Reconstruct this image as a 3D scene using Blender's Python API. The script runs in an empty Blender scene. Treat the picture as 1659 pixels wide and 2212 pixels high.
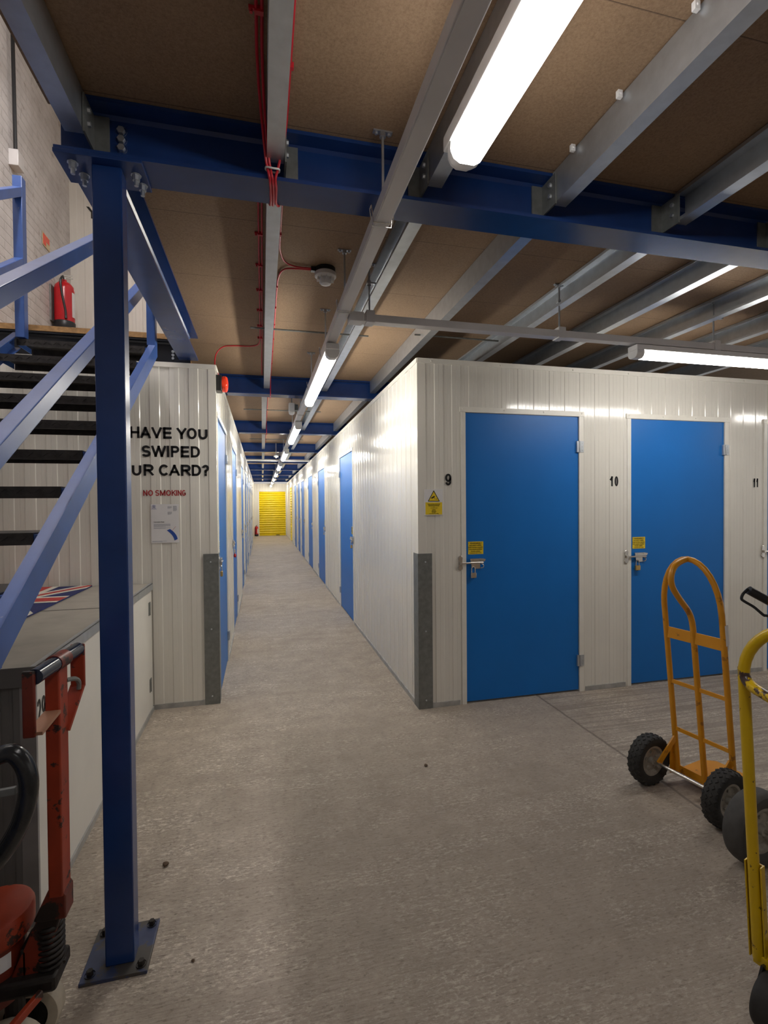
import bpy, bmesh, math, random
from mathutils import Vector, Matrix, Euler
random.seed(7)
PI = math.pi
sc = bpy.context.scene
COL = sc.collection

# ---------------------------------------------------------------- camera
H = 1.45
cam_data = bpy.data.cameras.new('camera')
cam = bpy.data.objects.new('camera', cam_data)
COL.objects.link(cam)
F_PX, YAW, PIT, ROL = 1072.09, 0.240777, 0.015786, -0.008368
fw = Vector((math.sin(YAW)*math.cos(PIT), math.cos(YAW)*math.cos(PIT), -math.sin(PIT)))
rt = Vector((math.cos(YAW), -math.sin(YAW), 0))
up = rt.cross(fw)
r2 = rt*math.cos(ROL) + up*math.sin(ROL)
u2 = up*math.cos(ROL) - rt*math.sin(ROL)
m = Matrix((r2, u2, -fw)).transposed().to_4x4()
m.translation = Vector((0, 0, H))
cam.matrix_world = m
cam_data.sensor_fit = 'HORIZONTAL'
cam_data.sensor_width = 36.0
cam_data.lens = F_PX/1659*36.0
cam_data.clip_start = 0.02
cam_data.clip_end = 100
sc.camera = cam

# ---------------------------------------------------------------- light and exposure
w = bpy.data.worlds.new('world'); sc.world = w; w.use_nodes = True
w.node_tree.nodes['Background'].inputs[0].default_value = (1.0, 0.96, 0.92, 1)
w.node_tree.nodes['Background'].inputs[1].default_value = 0.16
sc.view_settings.view_transform = 'Standard'
sc.view_settings.look = 'None'
sc.view_settings.exposure = 1.75
sc.view_settings.gamma = 1.0
sc.view_settings.use_curve_mapping = False
TUBE = 15.0          # radiance of the corridor tubes
TUBE_NEAR = 5.0      # the big fitting overhead
TUBE_SIDE = 10.0      # fittings on the cross trunking
TUBE_UP = 30.0        # fitting over the stair head

# ---------------------------------------------------------------- materials
def nodes(name):
    mt = bpy.data.materials.new(name); mt.use_nodes = True
    nt = mt.node_tree
    return mt, nt, nt.nodes['Principled BSDF']

def noise(nt, scale, detail=4, vec=None, stretch=None, rough=0.55):
    tc = nt.nodes.new('ShaderNodeTexCoord')
    src = tc.outputs['Object']
    if stretch:
        mp = nt.nodes.new('ShaderNodeMapping'); mp.inputs['Scale'].default_value = stretch
        nt.links.new(src, mp.inputs[0]); src = mp.outputs[0]
    n = nt.nodes.new('ShaderNodeTexNoise')
    n.inputs['Scale'].default_value = scale; n.inputs['Detail'].default_value = detail
    n.inputs['Roughness'].default_value = rough
    nt.links.new(src, n.inputs['Vector'])
    return n.outputs['Fac']

def ramp(nt, fac, stops):
    r = nt.nodes.new('ShaderNodeValToRGB'); e = r.color_ramp.elements
    while len(e) < len(stops): e.new(0.5)
    for k, (p, c) in enumerate(stops):
        e[k].position = p
        e[k].color = (c, c, c, 1) if isinstance(c, (int, float)) else (*c, 1)
    nt.links.new(fac, r.inputs[0])
    return r.outputs[0]

def mixc(nt, fac, a, b, mode='MIX'):
    x = nt.nodes.new('ShaderNodeMix'); x.data_type = 'RGBA'; x.blend_type = mode
    for sock, v in ((x.inputs['Factor'], fac), (x.inputs[6], a), (x.inputs[7], b)):
        if hasattr(v, 'links'): nt.links.new(v, sock)
        elif isinstance(v, (int, float)): sock.default_value = v
        else: sock.default_value = (*v, 1)
    return x.outputs[2]

def bump(nt, bs, fac, strength, dist=0.002):
    b = nt.nodes.new('ShaderNodeBump'); b.inputs['Strength'].default_value = strength
    b.inputs['Distance'].default_value = dist
    nt.links.new(fac, b.inputs['Height']); nt.links.new(b.outputs[0], bs.inputs['Normal'])

def paint(name, col, rough=0.45, metal=0.0, var=0.12, scale=9, bmp=0.0, bscale=80, chips=None, spec=0.5, coat=0.0):
    """Plain surface with gentle blotches; chips = (colour, threshold, scale) for worn patches."""
    mt, nt, bs = nodes(name)
    n = noise(nt, scale)
    d = tuple(c*(1-var) for c in col); l = tuple(min(1, c*(1+var)) for c in col)
    c = ramp(nt, n, [(0.3, d), (0.7, l)])
    if chips:
        cc, th, cs = chips
        k = ramp(nt, noise(nt, cs, 6, rough=0.65), [(th, 0.0), (th+0.03, 1.0)])
        c = mixc(nt, k, c, cc)
    nt.links.new(c, bs.inputs['Base Color'])
    bs.inputs['Roughness'].default_value = rough
    bs.inputs['Metallic'].default_value = metal
    bs.inputs['Specular IOR Level'].default_value = spec
    bs.inputs['Coat Weight'].default_value = coat
    bs.inputs['Coat Roughness'].default_value = 0.15
    if bmp: bump(nt, bs, noise(nt, bscale, 5), bmp)
    return mt

def glow(name, col, strength):
    mt = bpy.data.materials.new(name); mt.use_nodes = True
    nt = mt.node_tree; nt.nodes.remove(nt.nodes['Principled BSDF'])
    e = nt.nodes.new('ShaderNodeEmission'); e.inputs[0].default_value = (*col, 1); e.inputs[1].default_value = strength
    nt.links.new(e.outputs[0], nt.nodes['Material Output'].inputs[0])
    return mt

def floor_material():
    mt, nt, bs = nodes('floor_concrete')
    def math_(op, a, b_=None, c=None):
        n = nt.nodes.new('ShaderNodeMath'); n.operation = op
        for k, v in enumerate((a, b_, c)):
            if v is None: continue
            if hasattr(v, 'links'): nt.links.new(v, n.inputs[k])
            else: n.inputs[k].default_value = v
        return n.outputs[0]
    tc = nt.nodes.new('ShaderNodeTexCoord'); sx = nt.nodes.new('ShaderNodeSeparateXYZ')
    nt.links.new(tc.outputs['Object'], sx.inputs[0])
    big = noise(nt, 0.8, 5)
    mid = noise(nt, 6, 6, rough=0.7)
    base = ramp(nt, big, [(0.33, (0.31, 0.255, 0.207)), (0.68, (0.455, 0.388, 0.32))])
    base = mixc(nt, 0.5, base, ramp(nt, mid, [(0.3, (0.25, 0.205, 0.165)), (0.72, (0.54, 0.47, 0.39))]))
    # pale worn aggregate, drawn out by the brushing
    fm = ramp(nt, noise(nt, 1.0, 5, stretch=(30, 85, 1), rough=0.65), [(0.53, 0.0), (0.61, 1.0)])
    fm_b = ramp(nt, noise(nt, 1.0, 4, stretch=(75, 150, 1), rough=0.6), [(0.55, 0.0), (0.62, 1.0)])
    patch = mixc(nt, 1.0, ramp(nt, noise(nt, 2.3, 5, rough=0.7), [(0.38, 0.10), (0.60, 0.9)]),
                 ramp(nt, noise(nt, 1.0, 3, stretch=(0.9, 13, 1), rough=0.5), [(0.40, 0.25), (0.58, 1.0)]), 'MULTIPLY')
    col = mixc(nt, mixc(nt, 1.0, fm, patch, 'MULTIPLY'), base, (0.72, 0.65, 0.555))
    col = mixc(nt, mixc(nt, 1.0, fm_b, patch, 'MULTIPLY'), col, (0.68, 0.61, 0.52))
    dk = ramp(nt, noise(nt, 1.0, 5, stretch=(38, 110, 1), rough=0.7), [(0.54, 0.0), (0.64, 0.75)])
    col = mixc(nt, dk, col, (0.17, 0.14, 0.115))
    spots = ramp(nt, noise(nt, 36, 3), [(0.70, 0.0), (0.75, 0.7)])
    col = mixc(nt, spots, col, (0.13, 0.11, 0.09))
    # joint between two pours, running down the aisle; the pour right of it was brushed harder
    wob = math_('MULTIPLY_ADD', noise(nt, 6, 3), 0.02, sx.outputs[0])
    jl = ramp(nt, math_('ABSOLUTE', math_('SUBTRACT', wob, 2.005)), [(0.003, 1.0), (0.010, 0.0)])
    right = ramp(nt, math_('MULTIPLY_ADD', wob, 0.5, -0.5), [(0.46, 0.0), (0.52, 1.0)])
    groove = noise(nt, 1.0, 3, stretch=(1.6, 42, 1), rough=0.45)
    gl = mixc(nt, 1.0, ramp(nt, groove, [(0.42, 0.55), (0.56, 0.0)]), right, 'MULTIPLY')
    col = mixc(nt, gl, col, (0.21, 0.175, 0.145))
    col = mixc(nt, mixc(nt, 1.0, jl, (0.8, 0.8, 0.8), 'MULTIPLY'), col, (0.15, 0.125, 0.105))
    # grey-brown traffic dirt down the middle of the hall and the corridor
    wx = math_('MULTIPLY_ADD', noise(nt, 1.3, 4), 1.1, sx.outputs[0])
    band = ramp(nt, math_('MULTIPLY', math_('ABSOLUTE', math_('SUBTRACT', wx, 1.45)), 0.5), [(0.28, 1.0), (0.62, 0.0)])
    yy = ramp(nt, math_('MULTIPLY_ADD', sx.outputs[1], -0.1, 0.6), [(0.22, 0.25), (0.40, 1.0)])
    col = mixc(nt, mixc(nt, 1.0, mixc(nt, 1.0, band, yy, 'MULTIPLY'), (0.42, 0.42, 0.42), 'MULTIPLY'), col, (0.20, 0.165, 0.135))
    nt.links.new(col, bs.inputs['Base Color'])
    bs.inputs['Roughness'].default_value = 0.7
    streak = noise(nt, 1.0, 4, stretch=(7, 80, 1), rough=0.6)
    hgt = mixc(nt, 0.5, streak, mid)
    hgt = mixc(nt, mixc(nt, 1.0, right, (0.6, 0.6, 0.6), 'MULTIPLY'), hgt, groove)
    hgt = mixc(nt, jl, hgt, (0.0, 0.0, 0.0))
    bump(nt, bs, hgt, 0.7, 0.014)
    return mt

def board_material():
    mt, nt, bs = nodes('chipboard')
    fine = noise(nt, 130, 4, rough=0.7)
    big = noise(nt, 1.4, 4)
    a = ramp(nt, fine, [(0.28, (0.17, 0.104, 0.058)), (0.5, (0.33, 0.215, 0.126)), (0.74, (0.46, 0.32, 0.20))])
    b = mixc(nt, 0.5, a, ramp(nt, big, [(0.3, (0.22, 0.14, 0.082)), (0.7, (0.38, 0.252, 0.15))]))
    tc = nt.nodes.new('ShaderNodeTexCoord'); sx = nt.nodes.new('ShaderNodeSeparateXYZ')
    nt.links.new(tc.outputs['Object'], sx.inputs[0])
    ad = nt.nodes.new('ShaderNodeMath'); ad.operation = 'ADD'; nt.links.new(sx.outputs[1], ad.inputs[0]); ad.inputs[1].default_value = 10-1.12
    md = nt.nodes.new('ShaderNodeMath'); md.operation = 'PINGPONG'; nt.links.new(ad.outputs[0], md.inputs[0]); md.inputs[1].default_value = 0.2925
    # seams every 0.585 m across the joists
    sub = nt.nodes.new('ShaderNodeMath'); sub.operation = 'FRACT'
    dv = nt.nodes.new('ShaderNodeMath'); dv.operation = 'DIVIDE'; nt.links.new(ad.outputs[0], dv.inputs[0]); dv.inputs[1].default_value = 0.585
    nt.links.new(dv.outputs[0], sub.inputs[0])
    k = ramp(nt, sub.outputs[0], [(0.0, 1.0), (0.007, 0.0)])
    b = mixc(nt, k, b, (0.05, 0.03, 0.018))
    nt.links.new(b, bs.inputs['Base Color']); bs.inputs['Roughness'].default_value = 0.75
    bump(nt, bs, fine, 0.25, 0.002)
    return mt

def brick_material():
    mt, nt, bs = nodes('painted_brick')
    tc = nt.nodes.new('ShaderNodeTexCoord')
    mp = nt.nodes.new('ShaderNodeMapping'); mp.inputs['Rotation'].default_value = (0, PI/2, PI/2)
    sx = nt.nodes.new('ShaderNodeSeparateXYZ'); cx = nt.nodes.new('ShaderNodeCombineXYZ')
    nt.links.new(tc.outputs['Object'], sx.inputs[0])
    nt.links.new(sx.outputs[1], cx.inputs[0]); nt.links.new(sx.outputs[2], cx.inputs[1])
    b = nt.nodes.new('ShaderNodeTexBrick'); b.inputs['Scale'].default_value = 1.0
    b.inputs['Brick Width'].default_value = 0.2; b.inputs['Row Height'].default_value = 0.068
    b.inputs['Mortar Size'].default_value = 0.006; b.inputs['Mortar Smooth'].default_value = 0.6
    nt.links.new(cx.outputs[0], b.inputs['Vector'])
    c = ramp(nt, noise(nt, 4, 6), [(0.3, (0.52, 0.49, 0.47)), (0.65, (0.68, 0.65, 0.63))])
    s = ramp(nt, noise(nt, 9, 8, rough=0.75), [(0.56, 0.0), (0.68, 0.85)])
    c = mixc(nt, s, c, (0.33, 0.28, 0.25))
    mline = ramp(nt, b.outputs['Fac'], [(0.0, 0.0), (1.0, 0.12)])
    c = mixc(nt, mline, c, (0.36, 0.32, 0.30))
    nt.links.new(c, bs.inputs['Base Color']); bs.inputs['Roughness'].default_value = 0.7
    inv = ramp(nt, b.outputs['Fac'], [(0.0, 1.0), (1.0, 0.0)])
    bump(nt, bs, mixc(nt, 0.35, inv, noise(nt, 30, 5)), 0.8, 0.006)
    return mt

def panel_material(name, col, rough):
    mt, nt, bs = nodes(name)
    c = ramp(nt, noise(nt, 2.2, 5), [(0.3, tuple(v*0.94 for v in col)), (0.7, col)])
    k = ramp(nt, noise(nt, 30, 6, rough=0.7), [(0.70, 0.0), (0.76, 0.5)])
    c = mixc(nt, k, c, tuple(v*0.62 for v in col))
    nt.links.new(c, bs.inputs['Base Color'])
    bs.inputs['Roughness'].default_value = rough
    bump(nt, bs, noise(nt, 3.0, 2), 0.12, 0.01)
    return mt

M = {}
M['floor'] = floor_material()
M['board'] = board_material()
M['brick'] = brick_material()
M['panel'] = panel_material('white_panel', (0.76, 0.735, 0.67), 0.13)
M['trimw'] = paint('white_trim', (0.76, 0.735, 0.67), 0.35, var=0.05)
M['base'] = paint('grey_base_channel', (0.42, 0.42, 0.41), 0.5, 0.4, 0.2, 12)
M['galv'] = paint('galvanised_steel', (0.52, 0.55, 0.58), 0.36, 0.8, 0.08, 22)
M['guard'] = paint('dull_galvanised', (0.20, 0.208, 0.20), 0.5, 0.4, 0.16, 30)
M['blue_steel'] = paint('blue_gloss_steel', (0.012, 0.043, 0.172), 0.24, 0.0, 0.15, 5, 0.05, 18)
M['blue_rail'] = paint('blue_rail_paint', (0.045, 0.108, 0.34), 0.30, 0.0, 0.12, 8, 0.05, 25, chips=((0.25, 0.27, 0.36), 0.69, 24))
M['blue_door'] = paint('blue_door_laminate', (0.004, 0.150, 0.51), 0.42, 0.0, 0.04, 3, spec=0.35)
M['yellow_shutter'] = paint('yellow_shutter_steel', (0.80, 0.60, 0.004), 0.35, 0.0, 0.06, 3)
M['shaded_steel'] = paint('unlit_navy_steel', (0.006, 0.008, 0.014), 0.35, 0, 0.2, 6)  # navy paint darkened: the shadow under the landing is put into the colour
M['tread'] = paint('black_durbar_plate', (0.040, 0.036, 0.034), 0.42, 0.3, 0.35, 30, 0.5, 60)
M['wood_edge'] = paint('raw_board_edge', (0.36, 0.20, 0.075), 0.7, 0.0, 0.3, 40)
M['alu'] = paint('trunking_grey', (0.68, 0.66, 0.645), 0.4, 0.1, 0.06, 6)
M['plastic_w'] = paint('white_plastic', (0.80, 0.79, 0.77), 0.35, 0, 0.04)
M['black'] = paint('black_plastic', (0.012, 0.012, 0.013), 0.4, 0, 0.2)
M['ink'] = paint('black_vinyl', (0.008, 0.008, 0.009), 0.4, 0, 0.1)
M['ink_red'] = paint('red_vinyl', (0.42, 0.028, 0.03), 0.4, 0, 0.1)
M['red_cable'] = paint('red_cable', (0.58, 0.018, 0.032), 0.4, 0, 0.1)
M['red_gloss'] = paint('red_gloss', (0.50, 0.010, 0.016), 0.22, 0, 0.08)
M['red_lens'] = paint('red_lens', (0.85, 0.055, 0.02), 0.15, 0, 0.05)
M['chrome'] = paint('bright_steel', (0.66, 0.64, 0.60), 0.25, 0.95, 0.1)
M['brass'] = paint('brass', (0.62, 0.42, 0.16), 0.3, 0.9, 0.12)
M['sticker'] = paint('yellow_sticker', (0.80, 0.58, 0.02), 0.4, 0, 0.04)
M['paper'] = paint('paper_white', (0.74, 0.73, 0.74), 0.4, 0, 0.03)
M['blue_print'] = paint('blue_print', (0.02, 0.075, 0.36), 0.5, 0, 0.05)
M['grey_print'] = paint('grey_print', (0.30, 0.32, 0.38), 0.5, 0, 0.05)
M['locker_w'] = paint('white_locker', (0.70, 0.68, 0.63), 0.4, 0, 0.05, 3)
M['locker_g'] = paint('grey_locker_panel', (0.17, 0.165, 0.16), 0.45, 0.1, 0.1, 5)
M['locker_top'] = paint('grey_locker_top', (0.40, 0.37, 0.325), 0.42, 0.1, 0.16, 6)
M['mat_blue'] = paint('mat_navy', (0.020, 0.026, 0.115), 0.95, 0, 0.25, 60, 0.6, 300)
M['mat_red'] = paint('mat_red', (0.46, 0.045, 0.04), 0.95, 0, 0.25, 60, 0.6, 300)
M['mat_white'] = paint('mat_white', (0.70, 0.66, 0.57), 0.95, 0, 0.15, 60, 0.6, 300)
M['orange'] = paint('orange_enamel', (0.63, 0.27, 0.012), 0.3, 0, 0.08, 7, 0.05, 30, chips=((0.36, 0.15, 0.02), 0.62, 16))
M['yellow_worn'] = paint('worn_yellow_enamel', (0.66, 0.43, 0.004), 0.28, 0, 0.08, 7, 0.1, 40, chips=((0.055, 0.030, 0.026), 0.525, 22))
M['yellow_paint'] = paint('yellow_enamel', (0.62, 0.41, 0.004), 0.3, 0, 0.08, 7, 0.05, 40, chips=((0.06, 0.032, 0.02), 0.63, 40))
M['red_truck'] = paint('worn_red_enamel', (0.31, 0.036, 0.011), 0.4, 0, 0.2, 9, 0.15, 40, chips=((0.035, 0.016, 0.012), 0.585, 18))
M['red_dirty'] = paint('grimy_red_enamel', (0.16, 0.022, 0.010), 0.4, 0, 0.3, 9, 0.2, 40, chips=((0.018, 0.012, 0.010), 0.53, 12))
M['grease'] = paint('greasy_iron', (0.022, 0.018, 0.016), 0.45, 0.3, 0.4, 25, 0.4, 60)
M['rubber'] = paint('black_rubber', (0.020, 0.019, 0.018), 0.7, 0, 0.25, 30, 0.2, 90)
M['rubber_worn'] = paint('worn_grey_rubber', (0.060, 0.058, 0.055), 0.75, 0, 0.25, 14, 0.3, 60)
M['hub'] = paint('dusty_hub', (0.36, 0.34, 0.30), 0.5, 0.3, 0.3, 30)
M['nylon'] = paint('cream_nylon', (0.52, 0.46, 0.36), 0.5, 0, 0.15, 20)
M['grip_navy'] = paint('navy_vinyl_grip', (0.012, 0.018, 0.040), 0.18, 0, 0.2, 12)
M['black_tube'] = paint('black_enamel_tube', (0.016, 0.017, 0.019), 0.22, 0, 0.3, 18, 0.15, 40)
M['rust'] = paint('debris_brown', (0.10, 0.06, 0.035), 0.8, 0, 0.4, 60)
M['tube'] = glow('lit_tube', (1.0, 0.955, 0.87), TUBE)
M['tube_near'] = glow('lit_tube_near', (1.0, 0.96, 0.93), TUBE_NEAR)
M['tube_side'] = glow('lit_tube_side', (1.0, 0.96, 0.90), TUBE_SIDE)
M['tube_up'] = glow('lit_tube_up', (1.0, 0.94, 0.93), TUBE_UP)

# ---------------------------------------------------------------- mesh helpers
class MB:
    def __init__(s): s.v = []; s.f = []
    def add(s, vs, fs):
        o = len(s.v); s.v += [Vector(p) for p in vs]; s.f += [tuple(i+o for i in f) for f in fs]
    def box(s, x0, x1, y0, y1, z0, z1, mat=None):
        vs = [Vector((x, y, z)) for z in (z0, z1) for y in (y0, y1) for x in (x0, x1)]
        if mat: vs = [mat @ p for p in vs]
        s.add(vs, [(0, 2, 3, 1), (4, 5, 7, 6), (0, 1, 5, 4), (2, 6, 7, 3), (0, 4, 6, 2), (1, 3, 7, 5)])
    def bar(s, a, b, w, h, upv=(0, 0, 1)):
        """Rectangular bar from a to b, w across and h along upv."""
        a = Vector(a); b = Vector(b); d = (b-a).normalized(); side = d.cross(Vector(upv)).normalized(); u = side.cross(d)
        vs = []
        for p in (a, b):
            for sx, sz in ((-1, -1), (1, -1), (1, 1), (-1, 1)): vs.append(p + side*w/2*sx + u*h/2*sz)
        s.add(vs, [(0, 1, 2, 3), (7, 6, 5, 4), (0, 4, 5, 1), (1, 5, 6, 2), (2, 6, 7, 3), (3, 7, 4, 0)])
    def tube(s, pts, r, seg=12, closed=False, caps=True):
        P = [Vector(p) for p in pts]; n = len(P)
        R = r if isinstance(r, (list, tuple)) else [r]*n
        T = []
        for i in range(n):
            if closed: t = P[(i+1) % n]-P[i-1]
            else: t = P[min(i+1, n-1)]-P[max(i-1, 0)]
            T.append(t.normalized())
        ref = Vector((0, 0, 1)) if abs(T[0].z) < 0.9 else Vector((1, 0, 0))
        nrm = (ref - T[0]*ref.dot(T[0])).normalized()
        vs = []
        for i in range(n):
            nrm = (nrm - T[i]*nrm.dot(T[i])).normalized(); bn = T[i].cross(nrm)
            for k in range(seg):
                a = 2*PI*k/seg; vs.append(P[i] + (nrm*math.cos(a)+bn*math.sin(a))*R[i])
        fs = []
        for i in range(n if closed else n-1):
            j = (i+1) % n
            for k in range(seg):
                k2 = (k+1) % seg; fs.append((i*seg+k, i*seg+k2, j*seg+k2, j*seg+k))
        if caps and not closed:
            fs.append(tuple(range(seg-1, -1, -1))); fs.append(tuple((n-1)*seg+k for k in range(seg)))
        s.add(vs, fs)
    def lathe(s, prof, o, axis=(0, 0, 1), seg=24, close=False):
        """prof = (radius, height) pairs along axis from o."""
        o = Vector(o); ax = Vector(axis).normalized()
        ref = Vector((1, 0, 0)) if abs(ax.x) < 0.9 else Vector((0, 1, 0))
        a = (ref-ax*ref.dot(ax)).normalized(); b = ax.cross(a)
        vs = []; n = len(prof)
        for r, hgt in prof:
            for k in range(seg):
                t = 2*PI*k/seg; vs.append(o+ax*hgt+(a*math.cos(t)+b*math.sin(t))*max(r, 1e-5))
        fs = []
        for i in range(n if close else n-1):
            j = (i+1) % n
            for k in range(seg):
                k2 = (k+1) % seg; fs.append((i*seg+k, i*seg+k2, j*seg+k2, j*seg+k))
        s.add(vs, fs)
    def prism(s, poly, o, ux, uy, uz):
        """Closed polygon (2-D in ux,uy from o) extruded by vector uz."""
        o = Vector(o); ux = Vector(ux); uy = Vector(uy); uz = Vector(uz); n = len(poly)
        vs = [o+ux*p[0]+uy*p[1] for p in poly]; vs += [p+uz for p in vs]
        fs = [tuple(range(n-1, -1, -1)), tuple(range(n, 2*n))]
        fs += [(i, (i+1) % n, n+(i+1) % n, n+i) for i in range(n)]
        s.add(vs, fs)
    def disc(s, o, n, r, seg=10, h=0.004):
        s.lathe([(0, h), (r*0.8, h), (r, h*0.6), (r, 0)], o, n, seg)
    def build(s, name, mt, parent=None, bevel=0.0, smooth=35, loc=None):
        me = bpy.data.meshes.new(name)
        if loc is not None: vs = [p-Vector(loc) for p in s.v]
        else: vs = s.v
        me.from_pydata([tuple(p) for p in vs], [], s.f); me.update()
        bm = bmesh.new(); bm.from_mesh(me)
        bmesh.ops.recalc_face_normals(bm, faces=bm.faces)
        if bevel:
            ed = [e for e in bm.edges if len(e.link_faces) == 2 and e.calc_face_angle(0) > 0.6]
            bmesh.ops.bevel(bm, geom=ed, offset=bevel, segments=2, profile=0.5, affect='EDGES', clamp_overlap=True)
        bm.to_mesh(me); bm.free()
        if smooth:
            me.polygons.foreach_set('use_smooth', [True]*len(me.polygons))
            me.set_sharp_from_angle(angle=math.radians(min(smooth, 21) if bevel else smooth))
        me.materials.append(mt)
        o = bpy.data.objects.new(name, me); COL.objects.link(o)
        if loc is not None: o.location = loc
        if parent: o.parent = parent
        return o

def tag(o, label, cat, group=None, kind=None):
    o['label'] = label; o['category'] = cat
    if group: o['group'] = group
    if kind: o['kind'] = kind
    return o

def thing(name, label, cat, loc=(0, 0, 0), rz=0.0, group=None, kind=None):
    o = bpy.data.objects.new(name, None); o.empty_display_size = 0.1; COL.objects.link(o)
    o.location = loc; o.rotation_euler = (0, 0, rz)
    return tag(o, label, cat, group, kind)

def dup(o, parent=None):
    c = o.copy(); COL.objects.link(c)
    if parent: c.parent = parent; c.matrix_parent_inverse = o.matrix_parent_inverse.copy()
    for ch in list(o.children): dup(ch, c)
    return c

def sm(pts, n=6, closed=False):
    """Catmull-Rom resampling of a point list."""
    P = [Vector(p) for p in pts]; out = []; k = len(P)
    rng = range(k) if closed else range(k-1)
    for i in rng:
        if closed: a, b, c, d = P[i-1], P[i], P[(i+1) % k], P[(i+2) % k]
        else: a, b, c, d = P[max(i-1, 0)], P[i], P[i+1], P[min(i+2, k-1)]
        for j in range(n):
            t = j/n
            out.append(0.5*((2*b)+(c-a)*t+(2*a-5*b+4*c-d)*t*t+(3*b-a-3*c+d)*t**3))
    if not closed: out.append(P[-1])
    return out

def text_mesh(name, body, size, mt, parent=None, align='CENTER', bold=0.0, xs=1.0, depth=0.0006, loc=(0, 0, 0), spacing=1.0):
    """Flat lettering standing in the local x-z plane, facing local -y."""
    cu = bpy.data.curves.new(name, 'FONT'); cu.body = body; cu.size = size
    cu.align_x = align; cu.align_y = 'CENTER'; cu.offset = bold*size; cu.extrude = depth; cu.space_character = spacing
    cu.resolution_u = 4
    t = bpy.data.objects.new(name, cu); COL.objects.link(t)
    dg = bpy.context.evaluated_depsgraph_get()
    me = bpy.data.meshes.new_from_object(t.evaluated_get(dg))
    bpy.data.objects.remove(t); bpy.data.curves.remove(cu)
    me.transform(Matrix.Diagonal((xs, 1, 1, 1)))
    me.transform(Matrix.Rotation(PI/2, 4, 'X'))
    me.name = name; me.materials.clear(); me.materials.append(mt)
    o = bpy.data.objects.new(name, me); COL.objects.link(o); o.location = loc
    if parent: o.parent = parent
    return o

# ================================================================= SETTING
ZC = 2.68           # underside of the deck
WH = 2.467          # height of the unit walls
XR0, YR0 = 1.062, 3.325     # corner of the right-hand block
XL0, YL0 = -0.318, 3.805    # corner of the left-hand block
YE = 24.1
XRE, XLE = 1.138, -0.362
XB = -1.80          # painted brick wall

def struct(o, label, cat):
    return tag(o, label, cat, kind='structure')

b = MB(); b.box(-3.2, 8.5, -4.0, 26.0, -0.12, 0.0)
struct(b.build('floor', M['floor'], smooth=0), 'worn grey-brown concrete floor with brushed streaks', 'floor')
b = MB(); b.box(-0.62, 8.5, -4.0, 1.732, ZC, ZC+0.03); b.box(-0.57, 8.5, 1.732, 26.0, ZC, ZC+0.03)
struct(b.build('ceiling', M['board'], smooth=0), 'brown chipboard deck overhead with seams between boards', 'ceiling')
b = MB(); b.box(XB, -0.572, 3.86, 6.0, 2.652, 2.689)
struct(b.build('trim_1', M['wood_edge'], smooth=0), 'raw timber floor edge of the upper landing at the stair head', 'floor edge')

# brick wall along the stairwell, upper panel wall, roof of the stairwell and an added bounce wall behind the camera
b = MB(); b.box(XB-0.2, XB, -4.0, 6.0, 0.0, 5.4)
struct(b.build('wall_brick', M['brick'], smooth=0), 'white painted brick wall rising beside the stairs', 'wall')

PERIOD = 0.13
RIBS = (0.0, 0.23, 0.235, 0.245, 0.25, 0.46, 0.48, 0.50, 0.73, 0.735, 0.745, 0.75, 0.96, 0.98)
def rib(sx):
    """inward offset of the pressed sheet at distance sx along the wall"""
    t = (sx % PERIOD)/PERIOD; D = 0.0040
    fine = 0.0009 if 0.234 < t < 0.246 or 0.734 < t < 0.746 else 0.0
    if t < 0.46: return fine
    if t < 0.50: return D*0.5*(1-math.cos(PI*(t-0.46)/0.04))
    if t < 0.96: return D+fine
    return D*0.5*(1+math.cos(PI*(t-0.96)/0.04))

def panel_wall(name, o, rz, length, openings, label, z0=0.0, z1=WH, thick=0.05):
    """Pressed-sheet wall in local x (to the viewer's right), local y runs into the wall; openings = (s0, s1, top)."""
    xs = {0.0, length}
    k = 0
    while k*PERIOD < length:
        for t in RIBS:
            x = (k+t)*PERIOD
            if 0 < x < length: xs.add(x)
        k += 1
    for a, c, t in openings: xs.add(a); xs.add(c)
    xs = sorted(xs); q = MB()
    for a, c in zip(xs[:-1], xs[1:]):
        if c-a < 1e-6: continue
        mid = (a+c)/2; zb = z0
        for oa, oc, t in openings:
            if oa < mid < oc: zb = t
        ya, yc = rib(a+1e-7), rib(c-1e-7)
        q.add([(a, ya, zb), (c, yc, zb), (c, yc, z1), (a, ya, z1)], [(0, 1, 2, 3)])
        q.add([(a, ya, z1), (c, yc, z1), (c, thick, z1), (a, thick, z1)], [(0, 1, 2, 3)])
        q.add([(a, thick, zb), (c, thick, zb), (c, thick, z1), (a, thick, z1)], [(3, 2, 1, 0)])
        if zb > z0: q.add([(a, ya, zb), (c, yc, zb), (c, thick, zb), (a, thick, zb)], [(3, 2, 1, 0)])
    for oa, oc, t in openings:
        for x in (oa, oc): q.add([(x, 0, z0), (x, thick, z0), (x, thick, t), (x, 0, t)], [(0, 1, 2, 3)])
    for x in (0.0, length): q.add([(x, 0, z0), (x, thick, z0), (x, thick, z1), (x, 0, z1)], [(0, 1, 2, 3)])
    me = bpy.data.meshes.new(name); me.from_pydata([tuple(p) for p in q.v], [], q.f); me.update()
    me.materials.append(M['panel'])
    ob = bpy.data.objects.new(name, me); COL.objects.link(ob)
    ob.location = o; ob.rotation_euler = (0, 0, rz)
    struct(ob, label, 'wall')
    return ob

DT = 2.11           # top of the door openings
front_doors = [(1.42-XR0, 2.352-XR0), (2.812-XR0, 3.728-XR0), (4.172-XR0, 5.09-XR0)]
# front wall of the right-hand block
FRONT_O = Vector((XR0, YR0, 0)); FRONT_RZ = 0.0
panel_wall('wall_front', FRONT_O, FRONT_RZ, 6.4, [(a, c, DT) for a, c in front_doors],
           'white ribbed panel wall holding doors 9 and 10')
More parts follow.
